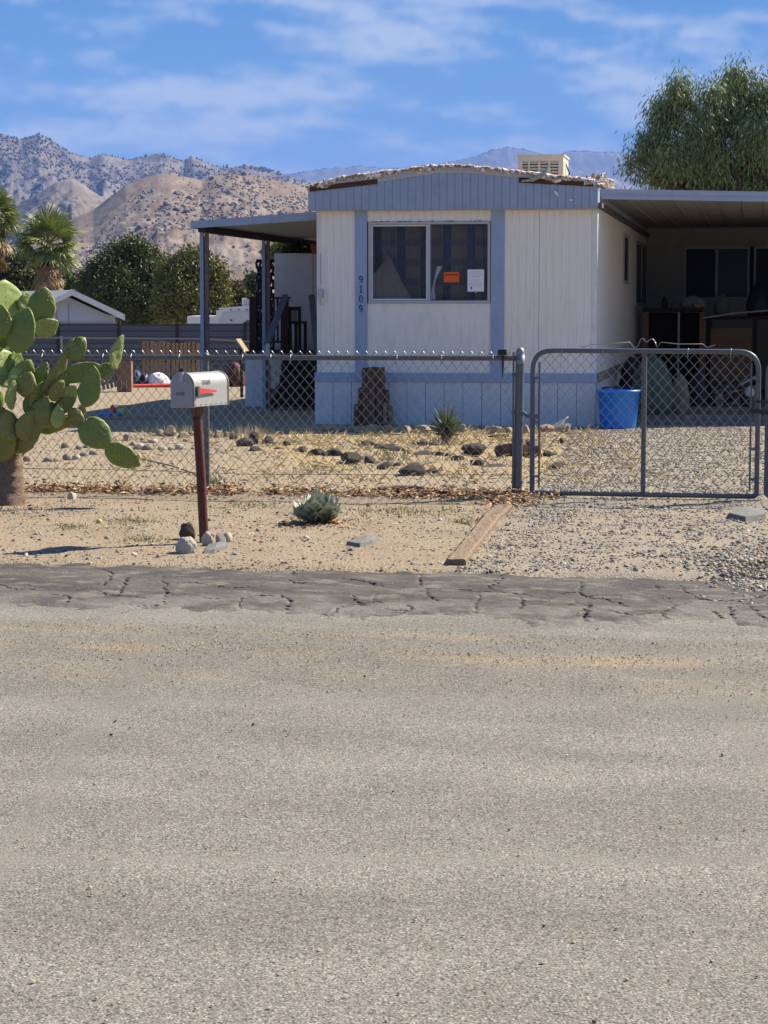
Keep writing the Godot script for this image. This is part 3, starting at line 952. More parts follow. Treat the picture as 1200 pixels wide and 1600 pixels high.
func plaid_texture() -> ImageTexture:
	var im := Image.create(256, 256, false, Image.FORMAT_RGB8)
	for y in 256:
		for x in 256:
			var u := x / 256.0
			var w := y / 256.0
			var c := Vector3(0.15, 0.115, 0.092)
			if u > 0.60 and u < 0.95: c = c.lerp(Vector3(0.03, 0.035, 0.075), 0.88)
			elif fmod(u * 24.0, 1.0) < 0.25 and u > 0.45: c *= 0.6
			if w > 0.62 and w < 0.92: c = c.lerp(Vector3(0.06, 0.06, 0.09), 0.62)
			elif fmod(w * 20.0, 1.0) < 0.25 and w > 0.5: c *= 0.65
			im.set_pixel(x, y, lin(c.x, c.y, c.z))
	return ImageTexture.create_from_image(im)

func make_house() -> void:
	W = hp(932, 500).x
	var h := thing("mobile_home", "old white mobile home with blue trim and peeling bowed roof", "mobile home", "", HB)
	var X := func(px: float) -> float: return hp(px, 450).x
	var ysk := hp(715, 597).y
	var ybd := hp(715, 583).y
	var yfa := hp(715, 326).y
	var x555: float = X.call(555)
	var x574: float = X.call(574)
	var x767: float = X.call(767)
	var x788: float = X.call(788)
	var x842: float = X.call(842)
	var wy0 := hp(670, 474).y
	var wy1 := hp(670, 346).y
	# fluted metal siding, one sheet each
	var sheets := [[0.04, x555, ybd, yfa + 0.05], [x788, x842, ybd, yfa + 0.05], [x842 + 0.004, W - 0.05, ybd, yfa + 0.05], [x574, x767, wy1, yfa + 0.05], [x574, x767, ybd, wy0]]
	for s in sheets:
		var b := MB.new()
		b.ribbed(s[0], s[1], flat(s[2]), flat(s[3]), 0.0, 0.098 if s[3] > wy0 + 0.1 else 0.062, 0.007 if s[3] > wy0 + 0.1 else 0.003, 0.22)
		part(h, "siding_sheet", b.mesh(), M.siding if s[3] > wy0 + 0.1 else M.siding_panel)
	part(h, "seam_strip", boxm(Vector3(x842 - 0.006, ybd, -0.012), Vector3(x842 - 0.001, yfa, -0.006)), M.black)
	part(h, "corner_trim", boxm(Vector3(0.0, ybd - 0.01, -0.03), Vector3(0.045, yfa + 0.05, 0.012)), M.white_paint)
	part(h, "corner_trim", boxm(Vector3(W - 0.055, ybd - 0.01, -0.05), Vector3(W + 0.004, yfa + 0.05, 0.012)), M.white_paint)
	part(h, "trim_strip", boxm(Vector3(x555, ybd, -0.01), Vector3(x574, yfa - 0.005, 0.022)), M.blue_trim)
	part(h, "trim_strip", boxm(Vector3(x767, ybd, -0.01), Vector3(x788, yfa - 0.005, 0.022)), M.blue_trim)
	part(h, "skirt_band", boxm(Vector3(-0.03, ysk, -0.02), Vector3(W + 0.012, ybd, 0.035)), M.blue_trim)
	var n := 15
	for i in n:
		var a := lerpf(-0.03, W + 0.005, float(i) / n)
		var e := lerpf(-0.03, W + 0.005, float(i + 1) / n) - 0.007
		var z := 0.012 + 0.004 * (i % 3)
		part(h, "skirting_panel", boxm(Vector3(a, 0.0, z - 0.02), Vector3(e, ysk - 0.003, z)), M.skirt)
	# right side: wall, skirting and windows in the shade of the carport
	var side := Transform3D(Basis(Vector3.UP, PI / 2), Vector3(W, 0, 0))
	var b := MB.new()
	b.ribbed(0.05, LEN, flat(ybd), flat(yfa + 0.05), 0.0, 0.11, 0.006, 0.2)
	part(h, "side_wall", b.mesh(), M.siding, side)
	part(h, "skirt_band", boxm(Vector3(0.03, ysk, -0.02), Vector3(LEN, ybd, 0.03)), M.grey_wood, side)
	for i in 22:
		part(h, "skirting_panel", boxm(Vector3(0.04 + i * 0.55, 0.0, -0.02), Vector3(0.04 + i * 0.55 + 0.535, ysk - 0.003, 0.006 + 0.006 * (i % 2))), M.skirt, side)
	for q in [[972.5, 980, 364, 443], [991.5, 1009.5, 375, 477]]:
		var c := sp(q[0], 420)
		var d := sp(q[1], 420)
		var y1 := sp(q[0], q[2]).y
		var y0 := sp(q[0], q[3]).y
		var f := framed(h, c.x, d.x, y0, y1, 0.0, 0.05, 0.03, M.alu, "side_window", side)
		part(f, "pane", boxm(Vector3(c.x + 0.05, y0 + 0.05, 0.004), Vector3(d.x - 0.05, y1 - 0.05, 0.012)), M.dark_pane)
		if q[0] > 985: part(f, "mullion", boxm(Vector3((c.x + d.x) / 2 - 0.025, y0 + 0.05, 0.013), Vector3((c.x + d.x) / 2 + 0.025, y1 - 0.05, 0.026)), M.alu)
	# left side, back, floor, roof deck
	b = MB.new()
	b.ribbed(-LEN, -0.04, flat(0.0), flat(yfa + 0.1), 0.0, 0.11, 0.006, 0.2)
	part(h, "side_wall", b.mesh(), M.siding, Transform3D(Basis(Vector3.UP, -PI / 2), Vector3.ZERO))
	part(h, "back_wall", boxm(Vector3(0, 0, -LEN - 0.05), Vector3(W, yfa + 0.1, -LEN)), M.siding)
	part(h, "floor_deck", boxm(Vector3(0.02, ysk - 0.05, -LEN), Vector3(W - 0.02, ysk + 0.05, -0.03)), M.interior)
	part(h, "ceiling_deck", boxm(Vector3(-0.06, yfa + 0.0, -LEN - 0.06), Vector3(W + 0.06, yfa + 0.06, 0.06)), M.interior)
	part(h, "room_wall", boxm(Vector3(0.02, ysk + 0.06, -3.2), Vector3(W - 0.02, yfa - 0.01, -3.1)), M.interior)
	# blue fascia under the bowed roof
	var fz := 0.10
	var topline := [[481, 297], [540, 290], [590, 284], [640, 276], [690, 268.5], [730, 269], [770, 272], [810, 276], [870, 283], [934, 291]]
	var crest := [[481, 288], [500, 283], [530, 276], [560, 271], [600, 266], [640, 262], [670, 258], [700, 256.5], [740, 258], [780, 262], [830, 268], [880, 273], [915, 278], [934, 285]]
	var y_top := func(x: float) -> float:
		var px: float = 481 + (x - hp(481, 300, -fz).x) / (hp(934, 300, -fz).x - hp(481, 300, -fz).x) * 453.0
		return hp(px, table(topline, px), -fz).y
	var y_crest := func(x: float) -> float:
		var px: float = 481 + (x - hp(481, 300, -fz).x) / (hp(934, 300, -fz).x - hp(481, 300, -fz).x) * 453.0
		return hp(px, table(crest, px), -fz).y
	var xl := hp(481.5, 310, -fz).x
	var xr := hp(934, 310, -fz).x
	var y_low := func(x: float) -> float:
		var px: float = 481 + (x - xl) / (xr - xl) * 453.0
		return hp(px, lerpf(327.5, 325, (px - 481) / 453.0), -fz).y
	b = MB.new()
	b.ribbed(xl, xr, y_low, y_top, fz, 0.102, 0.006, 0.1)
	part(h, "fascia", b.mesh(), M.blue_fascia)
	part(h, "fascia_lip", barm(Vector3(xl, y_low.call(xl) - 0.008, fz - 0.045), Vector3(xr, y_low.call(xr) - 0.008, fz - 0.045), 0.1, 0.016), M.cream)
	b = MB.new()
	b.ribbed(-0.11, LEN, flat(y_low.call(xr)), flat(y_top.call(xr)), 0.0, 0.14, 0.005, 0.1)
	part(h, "side_fascia", b.mesh(), M.blue_fascia, Transform3D(Basis(Vector3.UP, PI / 2), Vector3(xr, 0, 0)))
	b = MB.new()
	b.ribbed(-LEN, 0.1, flat(y_low.call(xl)), flat(y_top.call(xl)), 0.0, 0.14, 0.005, 0.1)
	part(h, "side_fascia", b.mesh(), M.blue_fascia, Transform3D(Basis(Vector3.UP, -PI / 2), Vector3(xl, 0, 0)))
	for q in [[484, 590, 292.0, 299.5, 279.5, 287.5], [811, 927, 277.0, 285.5, 285.0, 291.5]]:
		var a1 := hp(q[0], q[2], -fz)
		var a0 := hp(q[0], q[3], -fz)
		var e1 := hp(q[1], q[4], -fz)
		var e0 := hp(q[1], q[5], -fz)
		b = MB.new()
		b.prism(PackedVector2Array([Vector2(a0.x, a0.y), Vector2(e0.x, e0.y), Vector2(e1.x, e1.y), Vector2(a1.x, a1.y)]), fz - 0.01, fz + 0.014)
		part(h, "rotten_board", b.mesh(), M.rot_board)
	# torn metal flaps on the fascia
	for q in [[[865, 297], [871, 300], [875, 308], [868, 304]], [[890, 311], [897, 312], [893, 314], [889, 313]]]:
		var pl := PackedVector2Array()
		for k in q: pl.append(Vector2(hp(k[0], k[1], -fz).x, hp(k[0], k[1], -fz).y))
		b = MB.new()
		b.prism(pl, fz + 0.004, fz + 0.02)
		part(h, "torn_flap", b.mesh(), M.white_paint)
	b = MB.new()
	b.tube([hp(815, 283, -fz - 0.04), hp(833, 281, -fz - 0.08), hp(845, 274, -fz - 0.05), hp(852, 268, -fz), hp(856, 262, -fz)], [0.012, 0.022, 0.03, 0.03, 0.012], 4)
	part(h, "torn_flap", b.mesh(), M.cream)
	# peeling roof coating: rolls over the front edge and runs back over the bow
	var cn := FastNoiseLite.new()
	cn.seed = 77
	cn.frequency = 1.0
	cn.fractal_octaves = 4
	var nx := 300
	var v := PackedVector3Array()
	var col := PackedColorArray()
	for j in 3:      # weathered layers showing below the coating
		for i in nx:
			var x := lerpf(xl - 0.01, xr + 0.01, float(i) / (nx - 1))
			v.append(Vector3(x, lerpf(y_top.call(x) - 0.012, y_crest.call(x) - 0.02, j / 2.0), fz + 0.008 + 0.007 * cn.get_noise_2d(x * 30.0, j * 7.0) - 0.02 * (1 if j == 2 else 0)))
			col.append(Color.WHITE)
	part(h, "roof_edge", sheet(v, col, nx, 3), M.roof_edge)
	var prof := [[0.0, 0.014], [0.3, 0.03], [0.7, 0.03], [1.0, 0.0], [1.0, -0.1], [1.02, -0.5], [1.0, -2.0], [1.0, -5.0], [1.0, -9.0], [1.0, -13.0], [1.0, -LEN - 0.2]]
	v = PackedVector3Array()
	col = PackedColorArray()
	for j in prof.size():
		for i in nx:
			var x := lerpf(xl - 0.03, xr + 0.03, float(i) / (nx - 1))
			var hi: float = y_crest.call(x)
			var ragged := clampf(0.055 + 0.09 * cn.get_noise_2d(x * 2.2, 3.0) + 0.06 * cn.get_noise_2d(x * 15.0, 9.0), 0.012, 0.11)
			var d2 := cn.get_noise_2d(x * 22.0 + 5, j * 5.3)
			v.append(Vector3(x, hi - ragged * (1.0 - prof[j][0]) + 0.007 * d2 + 0.02 * cn.get_noise_2d(x * 5.0, 20.0), fz + prof[j][1] + 0.012 * d2 * (1.0 if j < 5 else 0.0)))
			col.append(Color.WHITE)
	part(h, "roof_coating", sheet(v, col, nx, prof.size()), M.roof_coat)
	b = MB.new()
	for i in 110:
		var x := rng.randf_range(xl, xr)
		var s := rng.randf_range(0.008, 0.024)
		var y: float = lerpf(y_top.call(x), y_crest.call(x), rng.randf_range(0.45, 1.05))
		var bs := Basis(Vector3(rng.randfn(), rng.randfn(), rng.randfn()).normalized(), rng.randf() * 3.0)
		b.box(Vector3(-s, -s * 0.25, -s * 0.7), Vector3(s, s * 0.25, s * 0.7), Transform3D(bs, Vector3(x, y, fz + rng.randf_range(-0.12, 0.05))))
	var fl := part(h, "coating_flakes", b.mesh(), M.roof_coat)
	fl.set_meta("kind", "stuff")
	b = MB.new()
	for i in 130:      # lumps of torn coating where the right edge runs back
		var s := rng.randf_range(0.015, 0.045)
		b.box(Vector3(-s, -s * 0.3, -s), Vector3(s, s * 0.3, s), Transform3D(Basis(Vector3(rng.randfn(), rng.randfn(), rng.randfn()).normalized(), rng.randf() * 3.0), Vector3(xr + rng.randf_range(-0.25, 0.1), y_crest.call(xr) + rng.randf_range(-0.03, 0.10), 0.1 - pow(rng.randf(), 1.5) * 9.0)))
	fl = part(h, "coating_flakes", b.mesh(), M.roof_coat)
	fl.set_meta("kind", "stuff")
	# front window
	var wx0 := hp(576, 400).x
	var wx1 := hp(766, 400).x
	var f := framed(h, wx0, wx1, wy0 + 0.004, wy1 - 0.004, -0.05, 0.032, 0.07, M.alu, "window_frame")
	var xm := hp(670.5, 400).x
	part(f, "mullion", boxm(Vector3(xm - 0.018, wy0 + 0.037, -0.04), Vector3(xm + 0.018, wy1 - 0.037, 0.012)), M.alu)
	framed(f, wx0 + 0.034, xm - 0.02, wy0 + 0.04, wy1 - 0.04, -0.028, 0.02, 0.02, M.white_paint, "sash")
	part(f, "pane", boxm(Vector3(wx0 + 0.054, wy0 + 0.06, -0.02), Vector3(xm - 0.04, wy1 - 0.06, -0.016)), M.glass)
	part(f, "pane", boxm(Vector3(xm + 0.019, wy0 + 0.038, -0.032), Vector3(wx1 - 0.033, wy1 - 0.038, -0.028)), M.glass)
	b = MB.new()
	for i in 30:      # ragged caulk along the head of the window
		var x := rng.randf_range(wx0, wx1)
		var s := rng.randf_range(0.01, 0.04)
		b.box(Vector3(x, wy1 - 0.006, 0.0), Vector3(x + s, wy1 + rng.randf_range(0.002, 0.008), 0.012))
	part(f, "caulk", b.mesh(), M.rot_board).set_meta("kind", "stuff")
	var plaid := mk("plaid_cloth", Color.WHITE, 0.9)
	plaid.albedo_texture = plaid_texture()
	plaid.uv1_scale = Vector3(1.0 / 0.31, -1.0 / 0.255, 1)
	plaid.uv1_offset = Vector3(0.28, 0.1, 0)
	var cu := part(self, "curtain", cloth(xm - 0.02, wx1 + 0.1, wy0 - 0.1, wy1 + 0.05, -0.16, 7.0, 0.016, 3), plaid, HB)
	tag(cu, "navy and tan plaid curtain behind the pane with the paper notices", "curtain", "plaid curtains")
	cu = part(self, "curtain", cloth(wx0 - 0.1, xm - 0.03, wy0 - 0.1, wy1 + 0.05, -0.24, 5.0, 0.022, 4), plaid, HB)
	tag(cu, "navy and tan plaid curtain behind the pane with the hanging sheet", "curtain", "plaid curtains")
	mk("grey_sheet", lin(0.21, 0.19, 0.165), 0.9, T.grime, Vector3.ONE * 2.0)
	var c0 := hp(580, 470)
	var c1 := hp(650, 470)
	var ca := hp(604, 393)
	var sh := part(self, "hanging_sheet", cloth(0, 0, c0.y - 0.05, ca.y, -0.09, 3.0, 0.012, 8, func(w): return Vector2(lerpf(c0.x - 0.05, ca.x - 0.005, smooth(0.35, 1.0, w)), lerpf(c1.x, ca.x + 0.005, pow(w, 0.8)))), M.grey_sheet, HB)
	tag(sh, "pale cloth sheet hanging in a peak inside the window", "sheet")
	var st := hp(676, 468)
	var su := hp(686, 416)
	sh = part(self, "white_cloth", cloth(0, 0, st.y, su.y, -0.07, 2.0, 0.012, 9, func(w): return Vector2(lerpf(st.x - 0.05, su.x - 0.04, w), lerpf(st.x + 0.03, su.x + 0.035, w) - 0.05 * sin(w * PI))), M.white_paper, HB)
	tag(sh, "small white cloth bunched at the window mullion", "cloth")
	var nt := thing("orange_notice", "orange paper notice taped to the window", "notice", "", HB)
	var p0 := hp(693, 441)
	var p1 := hp(717, 425)
	part(nt, "paper", boxm(Vector3(p0.x, p0.y, -0.026), Vector3(p1.x, p1.y, -0.0245)), M.orange_paper)
	part(nt, "print", boxm(Vector3(p0.x + 0.015, p1.y - 0.042, -0.0244), Vector3(p1.x - 0.015, p1.y - 0.03, -0.0240)), M.ink)
	nt = thing("white_notice", "white printed paper notice taped to the window", "notice", "", HB)
	p0 = hp(730, 455.5)
	p1 = hp(756, 421)
	part(nt, "paper", boxm(Vector3(p0.x, p0.y, -0.026), Vector3(p1.x, p1.y, -0.0245)), M.white_paper)
	b = MB.new()
	for i in 14:
		var y: float = p1.y - 0.03 - i * 0.015
		if i == 6: continue
		b.box(Vector3(p0.x + 0.02, y, -0.0244), Vector3(p1.x - 0.02 - 0.05 * rng.randf(), y + 0.004, -0.0240))
	part(nt, "print", b.mesh(), M.grey_ink)
	b = MB.new()
	b.lathe([Vector2(0, 0), Vector2(0.013, 0), Vector2(0.013, 0.0006), Vector2(0, 0.0006)], 12, Transform3D(Basis(Vector3.RIGHT, PI / 2), Vector3(p0.x + 0.05, p0.y + 0.045, -0.0245)))
	part(nt, "seal", b.mesh(), M.ink)
	part(nt, "tape", boxm(Vector3((p0.x + p1.x) / 2 - 0.012, p0.y - 0.02, -0.0255), Vector3((p0.x + p1.x) / 2 + 0.012, p0.y + 0.01, -0.0238)), M.cream)
	# house number, four upright figures down the blue trim
	for i in 4:
		var g := hp(564.5, 437 + i * 15.2)
		part(h, "number_figure", text("9109"[i], 0.125, 0.008, "Droid Serif"), M.ink, Transform3D(Basis.from_scale(Vector3(0.8, 1, 1)), Vector3(g.x, g.y, 0.026)))
	# conduit box on the left corner
	b = MB.new()
	b.tube([hp(501, 395, -0.03), hp(501.5, 445, -0.03)], 0.006, 5)
	b.box(hp(498, 465, -0.012), hp(504, 452, -0.07))
	b.tube([hp(501, 468, -0.04), hp(500, 473, -0.05), hp(503, 476, -0.04)], 0.009, 5)
	part(h, "conduit_box", b.mesh(), M.alu)

	# evaporative cooler on the roof
	var d := 9.0
	var cz := -d
	var a0 := hp(809, 290, d)
	var a1 := hp(880, 243.5, d)
	var base_y: float = y_crest.call(W * 0.8) - 0.12
	var ec := thing("evaporative_cooler", "boxy beige evaporative cooler with louvred sides on the roof", "cooler", "", HB)
	mk("beige", lin(0.56, 0.52, 0.44), 0.6, T.grime, Vector3.ONE)
	var cab := MB.new()      # core set back behind an open louvred front
	cab.box(Vector3(a0.x + 0.03, base_y, cz - 0.97), Vector3(a1.x - 0.09, a1.y, cz - 0.16))
	cab.box(Vector3(a0.x, base_y, cz - 0.16), Vector3(a1.x, base_y + 0.1, cz))
	cab.box(Vector3(a0.x, a1.y - 0.09, cz - 0.16), Vector3(a1.x, a1.y, cz))
	cab.box(Vector3(a1.x - 0.09, base_y, cz - 1.0), Vector3(a1.x, a1.y, cz - 0.161))
	part(ec, "cabinet", cab.mesh(), M.beige)
	part(ec, "lid", boxm(Vector3(a0.x - 0.02, a1.y + 0.001, cz - 1.02), Vector3(a1.x + 0.02, a1.y + 0.03, cz + 0.02)), M.beige)
	var gw := (a1.x - a0.x - 0.08) / 4.0
	for i in 5:
		var gx := a0.x + i * gw
		part(ec, "front_post", boxm(Vector3(gx, base_y + 0.101, cz - 0.15), Vector3(gx + (0.08 if i == 0 or i == 4 else 0.035), a1.y - 0.091, cz - 0.002)), M.beige)
	for i in 4:
		var gx := a0.x + i * gw
		var g := Node3D.new()
		g.name = "louvre_panel"
		ec.add_child(g, true)
		var yy := base_y + 0.12
		while yy < a1.y - 0.11:
			part(g, "slat", barm(Vector3(gx + 0.036, yy, cz - 0.03), Vector3(gx + gw - 0.001, yy, cz - 0.03), 0.05, 0.008, Vector3(0, 1, -0.7).normalized()), M.beige)
			yy += 0.052
	for i in 3:
		part(ec, "louvre_panel", boxm(Vector3(a1.x + 0.001, base_y + 0.1, cz - 0.1 - i * 0.3 - 0.2), Vector3(a1.x + 0.006, a1.y - 0.09, cz - 0.1 - i * 0.3)), M.beige)
	part(ec, "pipe", tubem([Vector3(a1.x + 0.05, base_y, cz - 0.5), Vector3(a1.x + 0.06, a1.y - 0.25, cz - 0.5), Vector3(a1.x + 0.0, a1.y - 0.1, cz - 0.5)], 0.012, 6), M.dark_plastic)

func text(s: String, size: float, depth: float, font: String) -> TextMesh:
	var t := TextMesh.new()
	var f := SystemFont.new()
	f.font_names = PackedStringArray([font])
	t.font = f
	t.text = s
	t.font_size = 32
	t.pixel_size = size / 32.0
	t.depth = depth
	t.curve_step = 2.0
	return t

# ------------------------------------------------------------------ carport on the right
func make_carport() -> void:
	var d0 := 0.3
	var d1 := 12.0
	var x0 := hp(934, 310, -0.1).x + 0.004
	var x1 := W + 4.55
	var y0 := hp(940, 311, d0).y
	var y1 := hp(940, 295, d0).y
	var front := func(x: float) -> float: return d0 + 0.5 * (x - x0)      # the front edge runs back towards its open side
	var c := thing("carport", "flat white metal carport with a blue-grey front fascia beside the house", "carport", "", HB)
	mk("fascia_grey", lin(0.36, 0.42, 0.52), 0.5, T.grime, Vector3.ONE * 0.7)
	part(c, "fascia", barm(Vector3(x0, (y0 + y1) / 2, -d0 - 0.011), Vector3(x1, (y0 + y1) / 2, -front.call(x1) - 0.011), 0.02, y1 - y0), M.fascia_grey)
	part(c, "fascia_lip", barm(Vector3(x0, y0 + 0.05, -d0 + 0.006), Vector3(x1, y0 + 0.05, -front.call(x1) + 0.006), 0.012, 0.012), M.fascia_grey)
	var b := MB.new()
	b.prism(PackedVector2Array([Vector2(x0, d0 + 0.04), Vector2(x1, front.call(x1) + 0.04), Vector2(x1, d1), Vector2(x0, d1)]), -(y0 + 0.095), -(y0 + 0.085), Transform3D(Basis(Vector3.RIGHT, Vector3.FORWARD, Vector3.DOWN), Vector3.ZERO))
	part(c, "roof_sheet", b.mesh(), M.carport_white)
	var x := x0
	while x < x1 - 0.1:      # roof pans with raised joints, seen from below
		var e := minf(x + 0.292, x1)
		b = MB.new()
		b.prism(PackedVector2Array([Vector2(x, front.call(x) + 0.045), Vector2(e, front.call(e) + 0.045), Vector2(e, d1), Vector2(x, d1)]), -(y0 + 0.055), -(y0 + 0.045), Transform3D(Basis(Vector3.RIGHT, Vector3.FORWARD, Vector3.DOWN), Vector3.ZERO))
		part(c, "ceiling_pan", b.mesh(), M.carport_white)
		part(c, "pan_joint", boxm(Vector3(e, y0 + 0.025, -d1), Vector3(e + 0.008, y0 + 0.055, -front.call(e) - 0.06)), M.carport_white)
		x += 0.3
	part(c, "side_beam", boxm(Vector3(x1 - 0.08, y0 - 0.12, -d1), Vector3(x1, y0 + 0.02, -front.call(x1) - 0.05)), M.fascia_grey)
	for d in [2.7, 4.4, 8.0, 11.6]:
		part(c, "post", boxm(Vector3(x1 - 0.08, 0.0, -d - 0.08), Vector3(x1, y0 - 0.12, -d)), M.fascia_grey)
	var s := part(self, "concrete_slab", boxm(Vector3(W + 0.05, -0.12, -d1), Vector3(x1 + 0.3, 0.022, -0.65)), M.concrete, HB)
	tag(s, "", "", "", "structure")
	# closed room at the back of the carport
	var a := thing("annex_room", "cream walled room with sliding windows at the back of the carport", "room", "", HB)
	var wz := -d1 - 0.02
	var q0 := hp(1068, 468, d1)
	var q1 := hp(1172, 385, d1)
	var r1 := hp(1300, 385, d1)
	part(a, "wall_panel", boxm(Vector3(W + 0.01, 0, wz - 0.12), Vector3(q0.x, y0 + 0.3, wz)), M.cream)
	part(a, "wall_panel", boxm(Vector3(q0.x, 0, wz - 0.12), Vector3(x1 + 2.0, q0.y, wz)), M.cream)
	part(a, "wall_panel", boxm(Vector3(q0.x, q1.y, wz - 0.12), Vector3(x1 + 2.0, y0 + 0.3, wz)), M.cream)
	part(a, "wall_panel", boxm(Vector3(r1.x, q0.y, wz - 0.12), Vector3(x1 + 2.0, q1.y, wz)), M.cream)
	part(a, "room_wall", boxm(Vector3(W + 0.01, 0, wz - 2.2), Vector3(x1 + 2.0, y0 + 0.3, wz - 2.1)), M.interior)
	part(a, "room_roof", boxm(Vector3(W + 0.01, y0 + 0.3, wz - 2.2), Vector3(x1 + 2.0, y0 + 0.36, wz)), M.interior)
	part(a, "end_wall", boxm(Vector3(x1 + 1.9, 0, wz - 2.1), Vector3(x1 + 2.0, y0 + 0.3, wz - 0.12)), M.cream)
	for k in 2:
		var l: float = q0.x if k == 0 else hp(1178, 400, d1).x
		var r: float = q1.x if k == 0 else r1.x
		var f := framed(a, l, r, q0.y, q1.y, wz - 0.06, 0.04, 0.08, M.alu, "window_frame")
		var m := (l + r) / 2
		part(f, "mullion", boxm(Vector3(m - 0.025, q0.y + 0.04, wz - 0.05), Vector3(m + 0.025, q1.y - 0.04, wz + 0.01)), M.alu)
		part(f, "pane", boxm(Vector3(l + 0.04, q0.y + 0.04, wz - 0.04), Vector3(m - 0.025, q1.y - 0.04, wz - 0.034)), M.dark_pane)
		part(f, "pane", boxm(Vector3(m + 0.025, q0.y + 0.04, wz - 0.03), Vector3(r - 0.04, q1.y - 0.04, wz - 0.024)), M.dark_pane_blue)
	# storage bench along the back with junk on it
	var d := 8.4
	var bt := hp(1040, 481, d).y
	var bx0 := hp(1004, 500, d).x
	var bx1 := hp(1097, 500, d).x
	var w := thing("storage_bench", "tall dark wooden storage bench with open bays under the carport", "bench", "", HB)
	part(w, "bench_top", boxm(Vector3(bx0, bt - 0.07, -d - 0.7), Vector3(bx1, bt, -d)), M.dark_wood)
	for px in [1004, 1059, 1093]:
		var lx: float = hp(px, 500, d).x
		part(w, "leg", boxm(Vector3(lx, 0.02, -d - 0.1), Vector3(lx + (0.1 if px != 1059 else 0.03), bt - 0.071, -d - 0.01)), M.old_wood if px != 1059 else M.alu)
		part(w, "leg", boxm(Vector3(lx, 0.02, -d - 0.68), Vector3(lx + 0.08, bt - 0.071, -d - 0.6)), M.dark_wood)
	part(w, "back_panel", boxm(Vector3(bx0, 0.1, -d - 0.72), Vector3(bx1, bt - 0.08, -d - 0.705)), M.dark_wood)
	w = thing("work_table", "low dark plank table with a side panel beside the storage bench", "table", "", HB)
	var tx0 := hp(1101, 500, d).x
	var tx1 := hp(1250, 500, d).x
	var tt := hp(1150, 494, d).y
	part(w, "table_top", boxm(Vector3(tx0, tt - 0.06, -d - 0.8), Vector3(tx1, tt, -d)), M.dark_wood)
	part(w, "front_panel", boxm(Vector3(tx0 + 0.1, 0.3, -d - 0.1), Vector3(hp(1175, 500, d).x, tt - 0.2, -d - 0.06)), M.old_wood)
	for lx in [tx0 + 0.02, hp(1176, 500, d).x, tx1 - 0.1]:
		part(w, "leg", boxm(Vector3(lx, 0.02, -d - 0.16), Vector3(lx + 0.08, tt - 0.061, -d - 0.101)), M.dark_wood)
		part(w, "leg", boxm(Vector3(lx, 0.02, -d - 0.78), Vector3(lx + 0.08, tt - 0.061, -d - 0.7)), M.dark_wood)
	tag(part(self, "metal_pole", tubem([hp(1098, 497, d - 0.1), hp(1150, 489, d - 0.1) , hp(1240, 482, d - 0.1)], 0.015, 6), M.alu, HB), "thin metal pole lying along the dark plank table", "pole")
	mk("sack_grey", lin(0.30, 0.30, 0.32), 0.8, T.grime, Vector3.ONE * 2.0)
	mk("sack_black", lin(0.02, 0.022, 0.03), 0.45)
	mk("tarp_green", lin(0.115, 0.155, 0.115), 0.6, T.grime, Vector3.ONE * 2.0)
	mk("sack_tan", lin(0.32, 0.25, 0.18), 0.85, T.grime, Vector3.ONE * 3.0)
	var heap := func(px: float, n: String, label: String, cat: String, py: float, dd: float, wpx: float, hpx: float, mt: Material, sd: int, floor_y: float) -> void:
		var base := hp(px, py, dd)
		var sc := (hp(px + wpx / 2, py, dd).x - hp(px - wpx / 2, py, dd).x) / 2.0
		var hy := hp(px, py - hpx, dd).y - floor_y
		var o := part(self, n, sack(sd), mt, HB * Transform3D(Basis.from_scale(Vector3(sc, hy, sc * 0.8)), Vector3(base.x, floor_y, -dd)))
		tag(o, label, cat)
	heap.call(1082, "grey_sack", "pale grey bundled sack on the dark storage bench", "sack", 478, d + 0.35, 44, 16, M.sack_grey, 1, bt)
	heap.call(1038, "brown_bottle", "small dark jug at the end of the storage bench", "jug", 478, d + 0.3, 11, 15, M.dark_plastic, 2, bt)
	heap.call(1090, "cloth_bundle", "patterned tan cloth bundle at the corner of the storage bench", "cloth", 481, d + 0.12, 16, 10, M.sack_tan, 3, bt)
	heap.call(1128, "dark_sack", "dark green sack on the plank table", "sack", 484, d + 0.45, 26, 26, M.tarp_green, 4, tt)
	heap.call(1186, "black_bag", "big black plastic bag on the plank table", "bag", 486, d + 0.4, 44, 45, M.sack_black, 5, tt)
	heap.call(1018, "tarp_heap", "heap of green tarp piled behind the blue bucket", "tarp", 648, 2.9, 76, 94, M.tarp_green, 6, 0.022)
	heap.call(984, "black_bag", "black bag slumped against the house behind the blue bucket", "bag", 640, 3.6, 40, 84, M.sack_black, 7, 0.022)
	heap.call(1062, "cardboard_box_heap", "small brown sack beside the green tarp heap", "sack", 640, 3.4, 34, 56, M.sack_tan, 8, 0.022)
	heap.call(1090, "dark_crate_cover", "dark blue cover draped over a crate under the carport", "cover", 632, 4.4, 30, 56, M.sack_black, 9, 0.022)
	heap.call(1171, "white_bag", "white plastic bag lying on top of the scrap pile", "bag", 618, 5.0, 17, 15, M.white_paper, 10, hp(1171, 619, 5.0).y)
	var sc := thing("scrap_pile", "jumble of metal scrap and rags under the carport", "scrap", "", HB)
	for k in 16:
		var p := hp(rng.randf_range(1108, 1182), rng.randf_range(596, 632), 5.0 + rng.randf_range(-0.2, 0.4))
		var dir := Vector3(rng.randf_range(-1, 1), rng.randf_range(-0.35, 0.5), rng.randf_range(-0.6, 0.6)).normalized()
		part(sc, "scrap_bar", barm(p, p + dir * rng.randf_range(0.12, 0.4), rng.randf_range(0.02, 0.07), rng.randf_range(0.008, 0.03)), [M.alu, M.galv, M.grey_wood, M.dark_plastic][k % 4])
